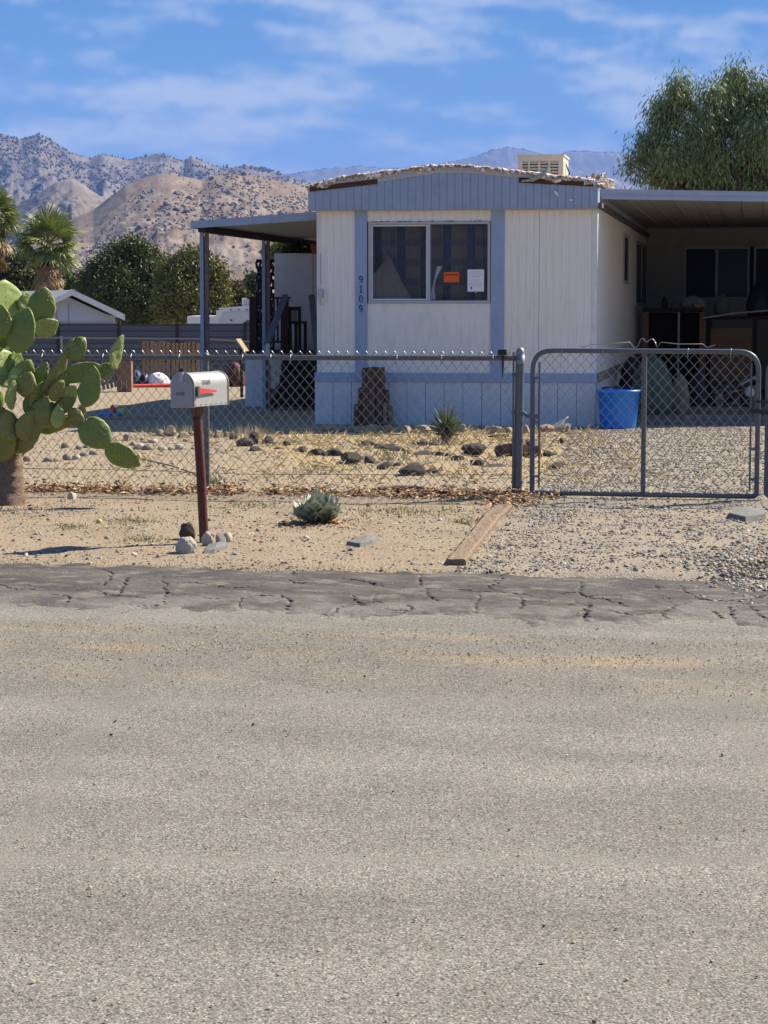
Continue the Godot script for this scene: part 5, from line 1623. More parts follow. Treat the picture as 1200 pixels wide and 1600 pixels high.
func make_fence() -> void:
	var f := thing("chain_link_fence", "galvanised chain link fence with dark top rail across the yard front", "fence", "", FB)
	var fp := func(px: float, py: float) -> Vector3: return lp(FB, px, py)
	var xr: float = fp.call(800, 600).x
	var ry: float = fp.call(500, 558.5).y
	var gx := func(x: float) -> float: return gh((FB * Vector3(x, 0, 0)).x, (FB * Vector3(x, 0, 0)).z)
	part(f, "top_rail", tubem([Vector3(-8, ry, 0), Vector3(-4, ry - 0.006, 0), Vector3(0, ry, 0)], 0.021, 10), M.galv)
	part(f, "wire_mesh", chainlink(-8, xr, 0.03, ry + 0.03, 0.079, 0.0925, 0.0026, true), M.wire, Transform3D(Basis(), Vector3(0, 0, 0.024)))
	part(f, "tension_wire", tubem([Vector3(-8, 0.20, 0.03), Vector3(-3.2, 0.185, 0.03), Vector3(-2.2, 0.165, 0.03), Vector3(0, 0.19, 0.03)], 0.0022, 4), M.galv)
	for px in [322, -150]:
		var x: float = fp.call(px, 700).x
		part(f, "line_post", tubem([Vector3(x, -0.05, -0.02), Vector3(x, ry - 0.02, -0.02)], 0.025, 10), M.galv)
		part(f, "post_cap", tubem([Vector3(x, ry - 0.03, -0.02), Vector3(x, ry + 0.02, -0.02), Vector3(x, ry + 0.035, -0.02)], [0.03, 0.03, 0.012], 10), M.galv)
	var tb := MB.new()
	tb.tube([Vector3(xr + 0.015, 0.02, 0.03), Vector3(xr + 0.015, ry + 0.05, 0.03)], 0.009, 6)
	part(f, "tension_bar", tb.mesh(), M.galv)
	var ph: float = fp.call(811, 545).y
	part(f, "terminal_post", tubem([Vector3(0.0, -0.05, 0), Vector3(0.018, ph - 0.05, 0)], 0.036, 14), M.galv)
	var cap := MB.new()
	cap.lathe([Vector2(0.038, -0.09), Vector2(0.040, -0.03), Vector2(0.036, -0.028), Vector2(0.037, 0.0), Vector2(0.032, 0.022), Vector2(0.018, 0.038), Vector2(0.0, 0.042)], 14, Transform3D(Basis(), Vector3(0.018, ph - 0.03, 0)))
	mk("bright_cap", lin(0.26, 0.265, 0.28), 0.5)
	M.bright_cap.metallic = 0.6
	part(f, "post_cap", cap.mesh(), M.bright_cap)
	for y in [0.13, 0.47, 0.70, ry - 0.13, ry]:
		part(f, "band", tubem([Vector3(0.01, y - 0.012, 0), Vector3(0.01, y + 0.012, 0)], 0.041, 12), M.galv)
		part(f, "band_bolt", boxm(Vector3(xr, y - 0.01, 0.005), Vector3(-0.02, y + 0.01, 0.03)), M.galv)
	for px in [32, 66, 110, 161, 205, 280, 379, 423, 454, 620, 690, 770]:
		var x: float = fp.call(px, 558).x
		part(f, "tie_wire", tubem([Vector3(x, ry - 0.05, 0.026), Vector3(x + 0.004, ry, 0.026), Vector3(x + 0.002, ry + 0.024, 0.0), Vector3(x, ry, -0.026)], 0.004, 4), M.bright_wire)
	# gates
	for k in 2:
		var lx: float = fp.call(832, 660).x if k == 0 else fp.call(1199, 660).x
		var rx: float = fp.call(1184, 660).x if k == 0 else lx + 1.75
		var g := thing("chain_link_gate", "chain link drive gate with rounded tubular frame and bent wire on top" if k == 0 else "second gate leaf with a rusty edge beyond the drive gate", "gate", "", FB)
		var y0 := 0.058
		var y1: float = fp.call(1000, 549).y if k == 0 else 1.16
		var y0r := y0 - 0.012
		part(g, "frame", tubem(gate_loop(lx, rx, y0, y0r, y1), 0.021, 10), M.galv)
		var mx: float = fp.call(1006, 660).x if k == 0 else (lx + rx) / 2
		part(g, "centre_bar", tubem([Vector3(mx, y0, 0), Vector3(mx, y1, 0)], 0.021, 10), M.galv)
		part(g, "wire_mesh", chainlink(lx + 0.06, rx - 0.06, y0 + 0.0, y1 - 0.01, 0.082, 0.093, 0.0026, false), M.wire, Transform3D(Basis(), Vector3(0, 0, 0.025)))
		for x in [lx + 0.058, rx - 0.055]:
			part(g, "tension_bar", tubem([Vector3(x, y0 + 0.03, 0.025), Vector3(x, y1 - 0.09, 0.025)], 0.0085, 6), M.galv if k == 0 else M.pole_rust)
			for y in [0.18, 0.42, 0.62, 0.98]:
				var side: float = lx if x < mx else rx
				part(g, "band", boxm(Vector3(minf(x, side), y - 0.009, -0.024), Vector3(maxf(x, side), y + 0.009, 0.03)), M.galv)
		if k == 0:
			part(g, "hinge", tubem([Vector3(0.035, 0.70, 0), Vector3(0.06, 0.69, 0.01), Vector3(0.075, 0.665, 0.02), Vector3(lx - 0.02, 0.668, 0.01)], 0.012, 6), M.galv)
			part(g, "hinge", boxm(Vector3(lx - 0.03, 0.65, -0.03), Vector3(lx + 0.05, 0.69, 0.03)), M.galv)
			part(g, "latch", barm(Vector3(rx - 0.02, 0.8, 0.02), Vector3(rx + 0.12, 0.795, 0.03), 0.02, 0.02), M.dark_plastic)
			part(g, "latch", barm(Vector3(rx - 0.06, 0.73, 0.03), Vector3(rx + 0.14, 0.71, 0.035), 0.03, 0.035), M.dark_plastic)
			for px in [878, 942, 1075, 1142]:
				var x: float = fp.call(px, 549).x
				part(g, "tie_wire", tubem([Vector3(x, y1 - 0.045, 0.02), Vector3(x, y1, 0.027), Vector3(x + 0.003, y1 + 0.024, 0.0)], 0.004, 4), M.bright_wire)
			var wp := []
			for q in [[903, 539], [912, 543], [922, 538.5], [950, 537.5], [984, 534.5], [991, 543], [997, 541], [1001, 530], [1005, 529], [1010, 535], [1019, 528.5], [1023, 533], [1027, 543], [1033, 534.5], [1060, 537.5], [1098, 537.5], [1105, 543], [1117, 539]]:
				var p: Vector3 = fp.call(q[0], q[1])
				wp.append(p + Vector3(0, 0, 0.015))
			part(g, "bent_wire", tubem(wp, 0.0035, 5), M.bright_wire)
	# solar stake light clipped to the rail
	var s := thing("solar_stake_light", "small black solar stake light hooked on the fence rail", "garden light", "", FB)
	var c: Vector3 = fp.call(786, 551)
	part(s, "lamp_head", boxm(Vector3(c.x - 0.035, c.y - 0.02, 0.0), Vector3(c.x + 0.035, c.y + 0.02, 0.075)), M.dark_plastic)
	part(s, "solar_panel", boxm(Vector3(c.x - 0.03, c.y + 0.021, 0.005), Vector3(c.x + 0.03, c.y + 0.026, 0.07)), M.dark_pane_blue)
	part(s, "stake", tubem([Vector3(c.x + 0.005, c.y - 0.02, 0.04), Vector3(c.x + 0.003, c.y - 0.1, 0.04), Vector3(c.x, fp.call(786, 592).y, 0.04)], [0.008, 0.009, 0.002], 6), M.dark_plastic)
func gate_loop(lx: float, rx: float, y0: float, y0r: float, y1: float) -> Array:
	var top := round_path([Vector3(rx, y0r, 0), Vector3(rx, y1, 0), Vector3(lx, y1 + 0.004, 0), Vector3(lx, y0, 0)], 0.16)
	top.append(Vector3(lx + 0.02, y0 - 0.012, 0))
	top.append(Vector3(rx - 0.02, y0r - 0.004, 0))
	top.append(Vector3(rx - 0.002, y0r + 0.01, 0))
	return top

# ------------------------------------------------------------------ mailbox
func make_mailbox() -> void:
	var foot := gp(320, 850)
	foot.y = gh(foot.x, foot.z)
	var zz := -foot.z
	var a := deg_to_rad(-26.0)
	var m := thing("mailbox", "grey metal mailbox with red flag on a rusty pipe post", "mailbox", "", Transform3D(Basis(), foot))
	var top := zp(308, 634, zz) - foot
	part(m, "post", tubem([Vector3(0, -0.1, 0), Vector3(top.x * 0.5, top.y * 0.5, 0), Vector3(top.x, top.y - 0.06, 0)], 0.031, 14), M.pole_rust)
	part(m, "post_sleeve", tubem([Vector3(top.x, top.y - 0.085, 0), Vector3(top.x, top.y - 0.075, 0)], 0.034, 14), M.dark_plastic)
	var br := MB.new()
	br.tube([Vector3(top.x, top.y - 0.07, 0), Vector3(top.x, top.y, 0)], [0.034, 0.055], 12)
	part(m, "bracket", br.mesh(), M.brown_timber)
	# box frame: z towards the door, x to its right
	var hw := 0.083
	var body := 0.135
	var hl := 0.215
	var o := Transform3D(Basis(Vector3.UP, a), Vector3(top.x, top.y, 0) + Basis(Vector3.UP, a) * Vector3(-0.01, 0, -0.055))
	var arch := PackedVector2Array([Vector2(-hw, 0), Vector2(hw, 0)])
	for i in 15:
		var t := PI * i / 14.0
		arch.append(Vector2(hw * cos(t), body + hw * sin(t)))
	var b := MB.new()
	b.prism(arch, -hl, hl)
	part(m, "shell", b.mesh(), M.mailbox_shell, o)
	for z in [hl, -hl - 0.008]:      # rolled rims
		var rim := MB.new()
		var pts := []
		for p in arch: pts.append(Vector3(p.x * 1.03, p.y * 1.015 - 0.001, z + 0.002))
		pts.append(pts[0])
		rim.tube(pts, 0.0055, 5, false)
		part(m, "rim", rim.mesh(), M.mailbox_shell, o)
	b = MB.new()
	var door := PackedVector2Array()
	for p in arch: door.append(p * Vector2(0.975, 0.985) + Vector2(0, 0.001))
	b.prism(door, hl + 0.001, hl + 0.012)
	var dr := part(m, "door", b.mesh(), M.mailbox_door, o)
	part(dr, "latch", boxm(Vector3(-0.012, 0.165, hl + 0.013), Vector3(0.014, 0.225, hl + 0.022)), M.alu)
	part(dr, "latch_knob", boxm(Vector3(-0.016, 0.215, hl - 0.02), Vector3(0.012, 0.245, hl + 0.012)), M.dark_plastic)
	part(dr, "number", text("9109", 0.028, 0.001, "Droid Sans Mono"), M.ink, Transform3D(Basis(), Vector3(-0.012, 0.082, hl + 0.013)))
	part(dr, "crease", boxm(Vector3(-0.05, 0.056, hl + 0.0121), Vector3(0.06, 0.058, hl + 0.0128)), M.grey_ink)
	# side towards the sun: flag, number, rivets
	var side := o * Transform3D(Basis(Vector3.UP, PI / 2), Vector3(hw, 0, 0))      # x runs back along the box
	var fl := MB.new()
	fl.prism(PackedVector2Array([Vector2(-0.175, 0.08), Vector2(0.04, 0.088), Vector2(0.055, 0.094), Vector2(0.04, 0.10), Vector2(-0.175, 0.122)]), 0.012, 0.016)
	part(m, "flag", fl.mesh(), M.flag_red, side)
	part(m, "flag_bracket", boxm(Vector3(-0.195, 0.068, 0.001), Vector3(-0.17, 0.132, 0.02)), M.galv, side)
	part(m, "number", text("9109", 0.045, 0.001, "Droid Sans"), M.ink, side * Transform3D(Basis(), Vector3(-0.06, 0.155, 0.0015)))
	for i in 7:
		part(m, "rivet", boxm(Vector3(-0.2 + i * 0.065, 0.008, 0.0005), Vector3(-0.194 + i * 0.065, 0.014, 0.003)), M.dark_plastic, side)

# ------------------------------------------------------------------ rocks
func make_rocks() -> void:
	var ang := []
	var cob := []
	for i in 7: ang.append(rock_mesh(500 + i, true, 2))
	for i in 5: cob.append(rock_mesh(540 + i, false, 2, true))
	var put := func(q: Array, meshes: Array, mt: Material, n: String, label: String, cat: String, group: String, ry := -1.0) -> void:
		var p := on(q[0], q[1])
		var s: float = -p.z / F
		var o := part(self, n, meshes[rng.randi() % meshes.size()], mt, Transform3D(Basis(Vector3.UP, rng.randf() * TAU if ry < 0 else ry) * Basis.from_scale(Vector3(0.60 * q[2] * s, q[3] * s / 1.15, 0.5 * q[2] * s)), p + Vector3(0, -0.006 - 0.07 * q[3] * s, -0.25 * q[2] * s)))
		tag(o, label, cat, group)
	for q in [[42, 722, 12, 9], [75, 722, 13, 7], [90, 722, 16, 6], [104, 719, 14, 9], [119, 718, 12, 7], [131, 715, 13, 8], [146, 712, 14, 8], [101, 699, 12, 7], [123, 701, 10, 5], [136, 700, 13, 5], [184, 698, 14, 8], [198, 688, 12, 9], [217, 702, 16, 8], [230, 702, 14, 7], [238, 692, 14, 6], [253, 703, 12, 6], [267, 703, 10, 5], [281, 703, 16, 8], [302, 705, 9, 6], [208, 696, 9, 6], [160, 700, 9, 4], [222, 688, 6, 4], [290, 690, 10, 5]]:
		var tone := rng.randi() % 4
		put.call(q, cob, [M.rock_grey, M.rock_grey, M.rock_tan, M.rock_white][tone], "river_stone", ["grey", "grey", "tan", "whitish"][tone] + " rounded river stone in the " + ("row nearer the fence beyond the prickly pear" if q[0] < 155 and q[1] > 705 else "row nearer the porch shadow"), "stone", "river stones in rows on the yard")
	for q in [[364, 687, 13, 11], [381, 697, 22, 13], [396, 694, 14, 18], [418, 693, 14, 12], [398, 703, 17, 7], [447, 698, 12, 9], [471, 707, 17, 10], [495, 711, 18, 11], [507, 714, 10, 9], [525, 712, 24, 13], [548, 722, 26, 16], [434, 702, 10, 5], [577, 724, 18, 12], [602, 733, 20, 14], [622, 731, 14, 9], [643, 742, 33, 20], [675, 737, 16, 7], [573, 696, 18, 8], [604, 701, 30, 8], [619, 705, 20, 8], [635, 709, 12, 6], [661, 711, 24, 9], [685, 714, 16, 9], [700, 714, 13, 8], [716, 719, 20, 8], [660, 694, 24, 4], [741, 709, 30, 16], [733, 711, 16, 8], [748, 726, 24, 8], [773, 732, 30, 9], [858, 711, 18, 7], [870, 733, 22, 11], [878, 692, 8, 9], [724, 771, 28, 9], [704, 762, 22, 5], [590, 699, 16, 6]]:
		var row: String = "on the open dirt just behind the fence" if q[1] > 745 else ("in the front row edging the straw bed" if q[1] > 718 else ("in the middle of the straw bed rows" if q[1] > 703 else "in the rear row beside the yucca and porch"))
		put.call([q[0], q[1], q[2] * 1.3, q[3] * 0.88], ang, M.rock_dark, "dark_rock", ("bulky" if q[3] >= 14 else ("low flat" if q[3] <= 8 else "middling")) + " dark angular rock " + row, "rock", "dark rocks edging the bed")
	for q in [[265, 682, 24, 15], [285, 685, 20, 9], [250, 680, 14, 8], [300, 682, 14, 7], [340, 684, 16, 10], [325, 682, 12, 8], [354, 683, 12, 8], [690, 735, 12, 6]]:
		put.call(q, ang, M.rock_tan, "tan_rock", "dusty tan rock in the low heap beside the porch shadow", "rock", "tan rocks in the low heap")
	for q in [[432, 670, 40, 8], [462, 672, 26, 7], [495, 674, 30, 8], [525, 675, 30, 9], [555, 676, 30, 10], [583, 676, 27, 11], [608, 676, 25, 11], [632, 676, 25, 10], [660, 676, 30, 10], [723, 675, 14, 11], [773, 678, 26, 11], [796, 677, 18, 9], [821, 677, 15, 11], [853, 676, 26, 11], [859, 682, 40, 6], [781, 682, 30, 6], [620, 680, 26, 4], [470, 677, 20, 5]]:
		put.call(q, ang, M.rock_tan, "edging_stone", "flat tan edging stone in the row along the skirting", "stone", "edging stones along the skirting", rng.randf_range(-0.15, 0.1))
	put.call([882, 675, 26, 14], ang, M.rock_grey, "grey_boulder", "grey boulder at the house corner behind the gate", "rock", "")
	put.call([894, 705, 20, 6], ang, M.rock_tan, "orange_stone", "flat orange stone on the drive edge behind the gate", "stone", "")
	# stones round the mailbox post
	put.call([292, 842, 24, 22], ang, M.rock_dark, "dark_slab", "dark upright slab leaning behind the pale boulder at the mailbox", "rock", "")
	put.call([290, 864, 29, 22], [rock_mesh(545, false, 3)], M.rock_white, "pale_boulder", "pale round boulder at the foot of the mailbox post", "rock", "")
	put.call([325, 852, 20, 22], ang, M.rock_white, "tan_boulder", "rough tan stone just right of the mailbox post", "rock", "")
	put.call([343, 852, 20, 17], ang, M.rock_grey, "grey_stone", "grey stone between two pale ones at the mailbox", "rock", "")
	put.call([355, 847, 15, 14], cob, M.rock_white, "white_stone", "small white stone at the outer end of the mailbox ring", "rock", "")
	put.call([307, 855, 12, 6], ang, M.rock_grey, "grey_stone", "small grey stone between the pale boulder and the mailbox post", "rock", "")
	var slab := func(pts: Array, hgt: float, mt: Material, n: String, label: String) -> void:
		var c := Vector3.ZERO
		var w := []
		for q in pts:
			w.append(on(q[0], q[1]))
			c += w[-1] / pts.size()
		var b := MB.new()
		var tops := []
		for k in w.size():
			w[k] -= c
			w[k].y = -0.01
			tops.append(w[k] * 0.93 + Vector3(0, hgt * rng.randf_range(0.8, 1.15), 0))
		for k in w.size():
			var k2 := (k + 1) % w.size()
			b.quad(w[k], w[k2], tops[k2], tops[k])
			b.tri(Vector3(0, hgt * 1.12, 0), tops[k], tops[k2])
		tag(part(self, n, b.mesh(), mt, Transform3D(Basis(), c)), label, "stone")
	slab.call([[318, 864], [335, 864], [356, 857], [358, 852], [345, 851], [325, 856]], 0.03, M.slate, "slate_slab", "grey slate slab lying before the mailbox stones")
	slab.call([[540, 853], [562, 855], [585, 850], [593, 845], [588, 840], [570, 841]], 0.035, M.slate, "slate_slab", "grey slate slab alone on the dirt verge")
	slab.call([[1139, 812], [1165, 815], [1198, 812], [1196, 801], [1165, 799], [1145, 802]], 0.05, M.slate, "slate_slab", "grey green slate slab below the gate's outer end")
	put.call([111, 779, 19, 9], ang, M.rock_white, "white_stone", "white pointed stone among the dead leaves near the prickly pear", "stone", "")
	put.call([118, 763, 10, 9], ang, M.rock_dark, "dark_stone", "small dark stone behind the white pointed stone", "stone", "")
	put.call([768, 918, 16, 6], ang, M.rock_white, "white_stone", "white flat stone lodged in a crack of the tar edge", "stone", "")
	put.call([547, 860, 8, 4], ang, M.rock_dark, "dark_stone", "little dark stone beside the lone slate slab", "stone", "")
	# fallen pear on the dirt
	var pf := on(155, 818)
	tag(part(self, "fallen_pear", sack(31), M.pear_fruit, Transform3D(Basis.from_scale(Vector3(0.025, 0.035, 0.025)), pf)), "yellow prickly pear fruit fallen on the dirt", "fruit")

# ------------------------------------------------------------------ timber and yard things
func worn_beam(a: Vector3, e: Vector3, w: float, h: float, seed_: int) -> ArrayMesh:      # weathered board with uneven edges
	var n := FastNoiseLite.new()
	n.seed = seed_
	n.frequency = 2.2
	var b := MB.new()
	var z := (e - a).normalized()
	var x := Vector3.UP.cross(z).normalized()
	var rings := []
	for i in 25:
		var t := i / 24.0
		var c := a.lerp(e, t)
		var r := []
		for k in [[-0.5, 0.0], [0.5, 0.0], [0.5, 0.7], [0.36, 1.0], [0.1, 0.94], [-0.1, 0.97], [-0.38, 1.0], [-0.5, 0.75]]:
			r.append(c + x * w * (k[0] + 0.10 * n.get_noise_2d(t * 5.0, k[0] * 3.0)) + Vector3.UP * h * k[1] * (1.0 + 0.22 * n.get_noise_2d(t * 6.0 + 30, k[0] * 5.0)))
		rings.append(r)
	for i in 24:
		for k in 8:
			var k2 := (k + 1) % 8
			b.quad(rings[i][k2], rings[i][k], rings[i + 1][k], rings[i + 1][k2])
	for k in range(1, 7):
		b.tri(rings[0][0], rings[0][k], rings[0][k + 1])
		b.tri(rings[24][0], rings[24][k + 1], rings[24][k])
	return b.mesh()
func make_yard() -> void:
	var a := on(712, 884)
	var e := on(769, 812)
	tag(part(self, "weathered_beam", worn_beam(a, e, 0.12, 0.042, 5), M.beam_wood), "long weathered beam edging the gravel drive at the roadside", "beam")
	a = on(767, 812)
	e = on(787, 795)
	tag(part(self, "weathered_beam", worn_beam(a, e, 0.14, 0.035, 6), M.beam_wood), "short flat plank continuing the weathered beam towards the fence", "beam")
	# stepped timbers at the house front
	var d := -0.28
	var base := hp(582, 668, d)
	var t := thing("timber_stack", "stepped cluster of upright brown timbers against the skirting", "timber", "", HB * Transform3D(Basis(), Vector3(base.x, 0, 0.28)))
	for q in [[553, 560, 632, 0.02], [559.5, 565.5, 606, 0.0], [565, 573, 575, -0.02], [573.5, 581, 574, 0.0], [581.5, 588, 573.5, -0.01], [588.5, 600, 574, 0.01], [600, 606.5, 609, -0.02], [568, 578, 600, 0.09], [579, 589, 596, 0.10], [590, 599, 604, 0.09], [606.5, 613, 634, 0.0]]:
		var x0 := hp(q[0], 620, d).x - base.x
		var x1 := hp(q[1], 620, d).x - base.x - 0.004
		part(t, "timber", boxm(Vector3(x0, -0.01, q[3] - 0.09), Vector3(x1, hp(600, q[2], d).y, q[3])), M.brown_timber if q[0] < 606 else M.tan_timber)
	part(t, "timber", boxm(Vector3(hp(600, 620, d).x - base.x, -0.01, 0.0), Vector3(hp(605, 620, d).x - base.x, hp(600, 628, d).y, 0.07)), M.tan_timber)
	# blue bucket
	var bp := gp(968, 671)
	var r1: float = 34.5 * -bp.z / F
	var hgt: float = 60.0 * -bp.z / F
	var bu := thing("blue_bucket", "large blue plastic bucket standing before the carport", "bucket", "", Transform3D(Basis(), Vector3(bp.x, gh(bp.x, bp.z), bp.z - r1 * 0.7)))
	var b := MB.new()
	b.lathe([Vector2(0, 0.012), Vector2(r1 * 0.80, 0.0), Vector2(r1 * 0.82, 0.02), Vector2(r1 * 0.97, hgt * 0.93), Vector2(r1 * 1.01, hgt * 0.935), Vector2(r1 * 1.01, hgt), Vector2(r1 * 0.95, hgt), Vector2(r1 * 0.93, hgt * 0.93), Vector2(r1 * 0.76, 0.05), Vector2(0, 0.05)], 40)
	part(bu, "tub", b.mesh(), M.bin_blue)
	var hd := []
	for i in 13:
		var ang := PI * i / 12.0
		hd.append(Vector3(cos(ang) * r1 * 0.7, hgt + 0.025 * sin(ang) + 0.005, -r1 * 0.5))
	part(bu, "handle", tubem(hd, 0.012, 6), M.black)
	# ribbed scrap by the corner
	var rs := thing("ribbed_scrap", "crumpled white ribbed plastic scrap on the edging stones", "scrap", "")
	for i in 9:
		var p := zp(864 + i * 2.4, 667 - i * 1.4, 25.9)
		part(rs, "rib", tubem([p + Vector3(-0.03, -0.05, 0.0), p + Vector3(0.0, 0.02, 0.03), p + Vector3(0.035, 0.03, 0.0)], 0.011, 5), M.white_paint)
	# firewood near the terminal post
	for q in [[780, 713, 822, 716, 0.07, "split log lying in the straw behind the terminal post"], [826, 700, 838, 716, 0.06, "short reddish log leaning beside the gate post"], [800, 708, 838, 702, 0.045, "thin reddish log lying across the split log"]]:
		var p0 := on(q[0], q[1])
		var p1 := on(q[2], q[3])
		p0.y += q[4] * 0.8
		p1.y += q[4] * 1.2
		tag(part(self, "split_log", tubem([p0, p0.lerp(p1, 0.5) + Vector3(0, 0.01, 0), p1], [q[4], q[4] * 1.1, q[4] * 0.85], 7), M.brown_timber), q[5], "log")
	# hose arc by the fence
	var hp_ := []
	for q in [[592, 768], [620, 766], [650, 766.5], [675, 770], [692, 776]]: hp_.append(on(q[0], q[1]) + Vector3(0, 0.02, 0))
	tag(part(self, "garden_hose", tubem(hp_, 0.022, 8), M.brown_timber), "brown hose curved on the ground behind the fence", "hose")
	tag(part(self, "thin_stick", tubem([on(222, 720) + Vector3(0, 0.02, 0), on(270, 733) + Vector3(0, 0.03, 0), on(316, 747) + Vector3(0, 0.015, 0)], 0.008, 5), M.tan_timber), "thin pale stick lying between cactus and mailbox post", "stick")
	# toys
	var bl := thing("toy_ball", "green and blue toy ball in the porch shadow", "ball", "", Transform3D(Basis(), on(190, 652) + Vector3(0, 0.065, 0)))
	mk("toy_green", lin(0.30, 0.62, 0.05), 0.5)
	mk("toy_blue", lin(0.03, 0.22, 0.6), 0.5)
	mk("toy_red", lin(0.75, 0.09, 0.07), 0.5)
	b = MB.new()
	b.lathe([Vector2(0.0, -0.065), Vector2(0.03, -0.058), Vector2(0.056, -0.033), Vector2(0.065, 0)], 20, Transform3D(Basis(Vector3.BACK, -0.7), Vector3.ZERO))
	part(bl, "lower_half", b.mesh(), M.toy_blue)
	b = MB.new()
	b.lathe([Vector2(0.065, 0), Vector2(0.056, 0.033), Vector2(0.03, 0.058), Vector2(0, 0.065)], 20, Transform3D(Basis(Vector3.BACK, -0.7), Vector3.ZERO))
	part(bl, "upper_half", b.mesh(), M.toy_green)
	tag(part(self, "red_toy", sack(40), M.toy_red, Transform3D(Basis.from_scale(Vector3(0.05, 0.12, 0.05)), on(176, 645))), "small red toy behind the green ball", "toy")
	tag(part(self, "blue_toy", sack(41), M.toy_blue, Transform3D(Basis.from_scale(Vector3(0.12, 0.06, 0.07)), on(164, 651))), "flat blue toy beside the green ball", "toy")
	tag(part(self, "lying_board", boxm(Vector3(-0.35, 0, -0.15), Vector3(0.75, 0.03, 0.15)), M.tan_timber, Transform3D(Basis(Vector3.UP, 0.1), on(160, 655))), "tan board lying under the toys", "board")
	# pallets, boards and rubbish at the back of the yard
	for k in 2:
		var l: float = 222 + k * 46
		var p := zp(l, 600, 42.0)
		p.y = gh(p.x, p.z)
		var pw: float = 44.0 * 42.0 / F
		var ph := zp(l, 533 + k, 42.0).y - p.y
		var pl := thing("wood_pallet", ["upright wooden pallet with a bent slat at the back of the yard", "upright wooden pallet nearest the porch post"][k], "pallet", "pallets at the back of the yard", Transform3D(Basis(Vector3.RIGHT, -0.06), p))
		for i in 7:
			var x := pw * (i + 0.1) / 7.0
			part(pl, "slat", boxm(Vector3(x, 0.0, 0.0), Vector3(x + pw / 7.0 * rng.randf_range(0.62, 0.86), ph * rng.randf_range(0.97, 1.0), 0.02)), M.pallet_wood)
		for y in [0.08, ph * 0.5, ph - 0.09]:
			part(pl, "stringer", boxm(Vector3(0, y, -0.09), Vector3(pw * 0.97, y + 0.07, -0.002)), M.dark_wood)
	var br := zp(183, 611, 38.4)
	br.y = gh(br.x, br.z)
	var bc := thing("board_crate", "brown plank crate standing beside the leaning slats", "crate", "", Transform3D(Basis(), br))
	for i in 3: part(bc, "plank", boxm(Vector3(i * 0.088, 0.02, 0.0), Vector3(i * 0.088 + 0.083, 0.56, 0.02)), M.old_wood)
	part(bc, "base_rail", boxm(Vector3(0.02, 0.0, -0.25), Vector3(0.24, 0.05, -0.01)), M.dark_wood)
	part(bc, "side_plank", boxm(Vector3(0.0, 0.02, -0.25), Vector3(0.02, 0.55, -0.001)), M.old_wood)
	part(bc, "side_plank", boxm(Vector3(0.242, 0.02, -0.25), Vector3(0.262, 0.55, -0.001)), M.old_wood)
	br = zp(155, 613, 38.6)
	br.y = gh(br.x, br.z)
	var sl := thing("leaning_slats", "grey slatted panel leaning against the brown crate", "panel", "", Transform3D(Basis(Vector3.BACK, 0.22), br))
	for i in 5: part(sl, "slat", boxm(Vector3(i * 0.075, 0.01, 0), Vector3(i * 0.075 + 0.05, 0.30 + 0.05 * i, 0.02)), M.grey_wood)
	part(sl, "cross_rail", boxm(Vector3(0, 0.1, -0.03), Vector3(0.36, 0.15, -0.002)), M.grey_wood)
	mk("sack_navy", lin(0.05, 0.07, 0.14), 0.7)
	for q in [["blue_bag", "dark blue bag in the rubbish by the pallets", 214, 590, 18, 26, M.sack_navy, 50], ["black_sack", "black sack in the rubbish by the pallets", 226, 592, 18, 22, M.sack_black, 51], ["white_sack", "white sack sagging in the rubbish by the pallets", 247, 594, 36, 22, M.white_paper, 52], ["rusty_barrel_heap", "rusty brown heap beside the porch skirting", 366, 600, 34, 38, M.pole_rust, 53]]:
		var p := zp(q[2], q[3] + 6, 41.0)
		p.y = gh(p.x, p.z)
		tag(part(self, q[0], sack(q[7]), q[6], Transform3D(Basis.from_scale(Vector3(q[4] * 41.0 / F * 0.55, q[5] * 41.0 / F, 0.22)), p)), q[1], "sack" if q[7] < 53 else "scrap")
	var rp := zp(206, 603, 40.4)
	rp.y = gh(rp.x, rp.z) + 0.03
	var rq := zp(384, 597, 41.0)
	rq.y = gh(rq.x, rq.z) + 0.05
	tag(part(self, "red_pipe", tubem([rp, rp.lerp(rq, 0.5), rq], 0.035, 8), M.toy_red), "long red pipe lying on the ground in front of the pallets", "pipe")
	var ws := zp(380, 556, 36.0)
	mk("pale_wood", lin(0.5, 0.38, 0.25), 0.9, T.wood, Vector3(9, 1, 9))
	tag(part(self, "broken_board", barm(Vector3(ws.x - 0.09, zp(372, 530, 36.0).y, -36.0), Vector3(ws.x + 0.08, zp(388, 552, 36.0).y, -35.9), 0.14, 0.03), M.pale_wood, Transform3D()), "broken pale board propped at the porch corner post", "board")
	tag(part(self, "prop_post", boxm(Vector3(ws.x - 0.06, 0.0, -36.12), Vector3(ws.x - 0.01, zp(376, 540, 36.0).y, -36.06)), M.dark_wood), "dark post holding the broken pale board", "post")

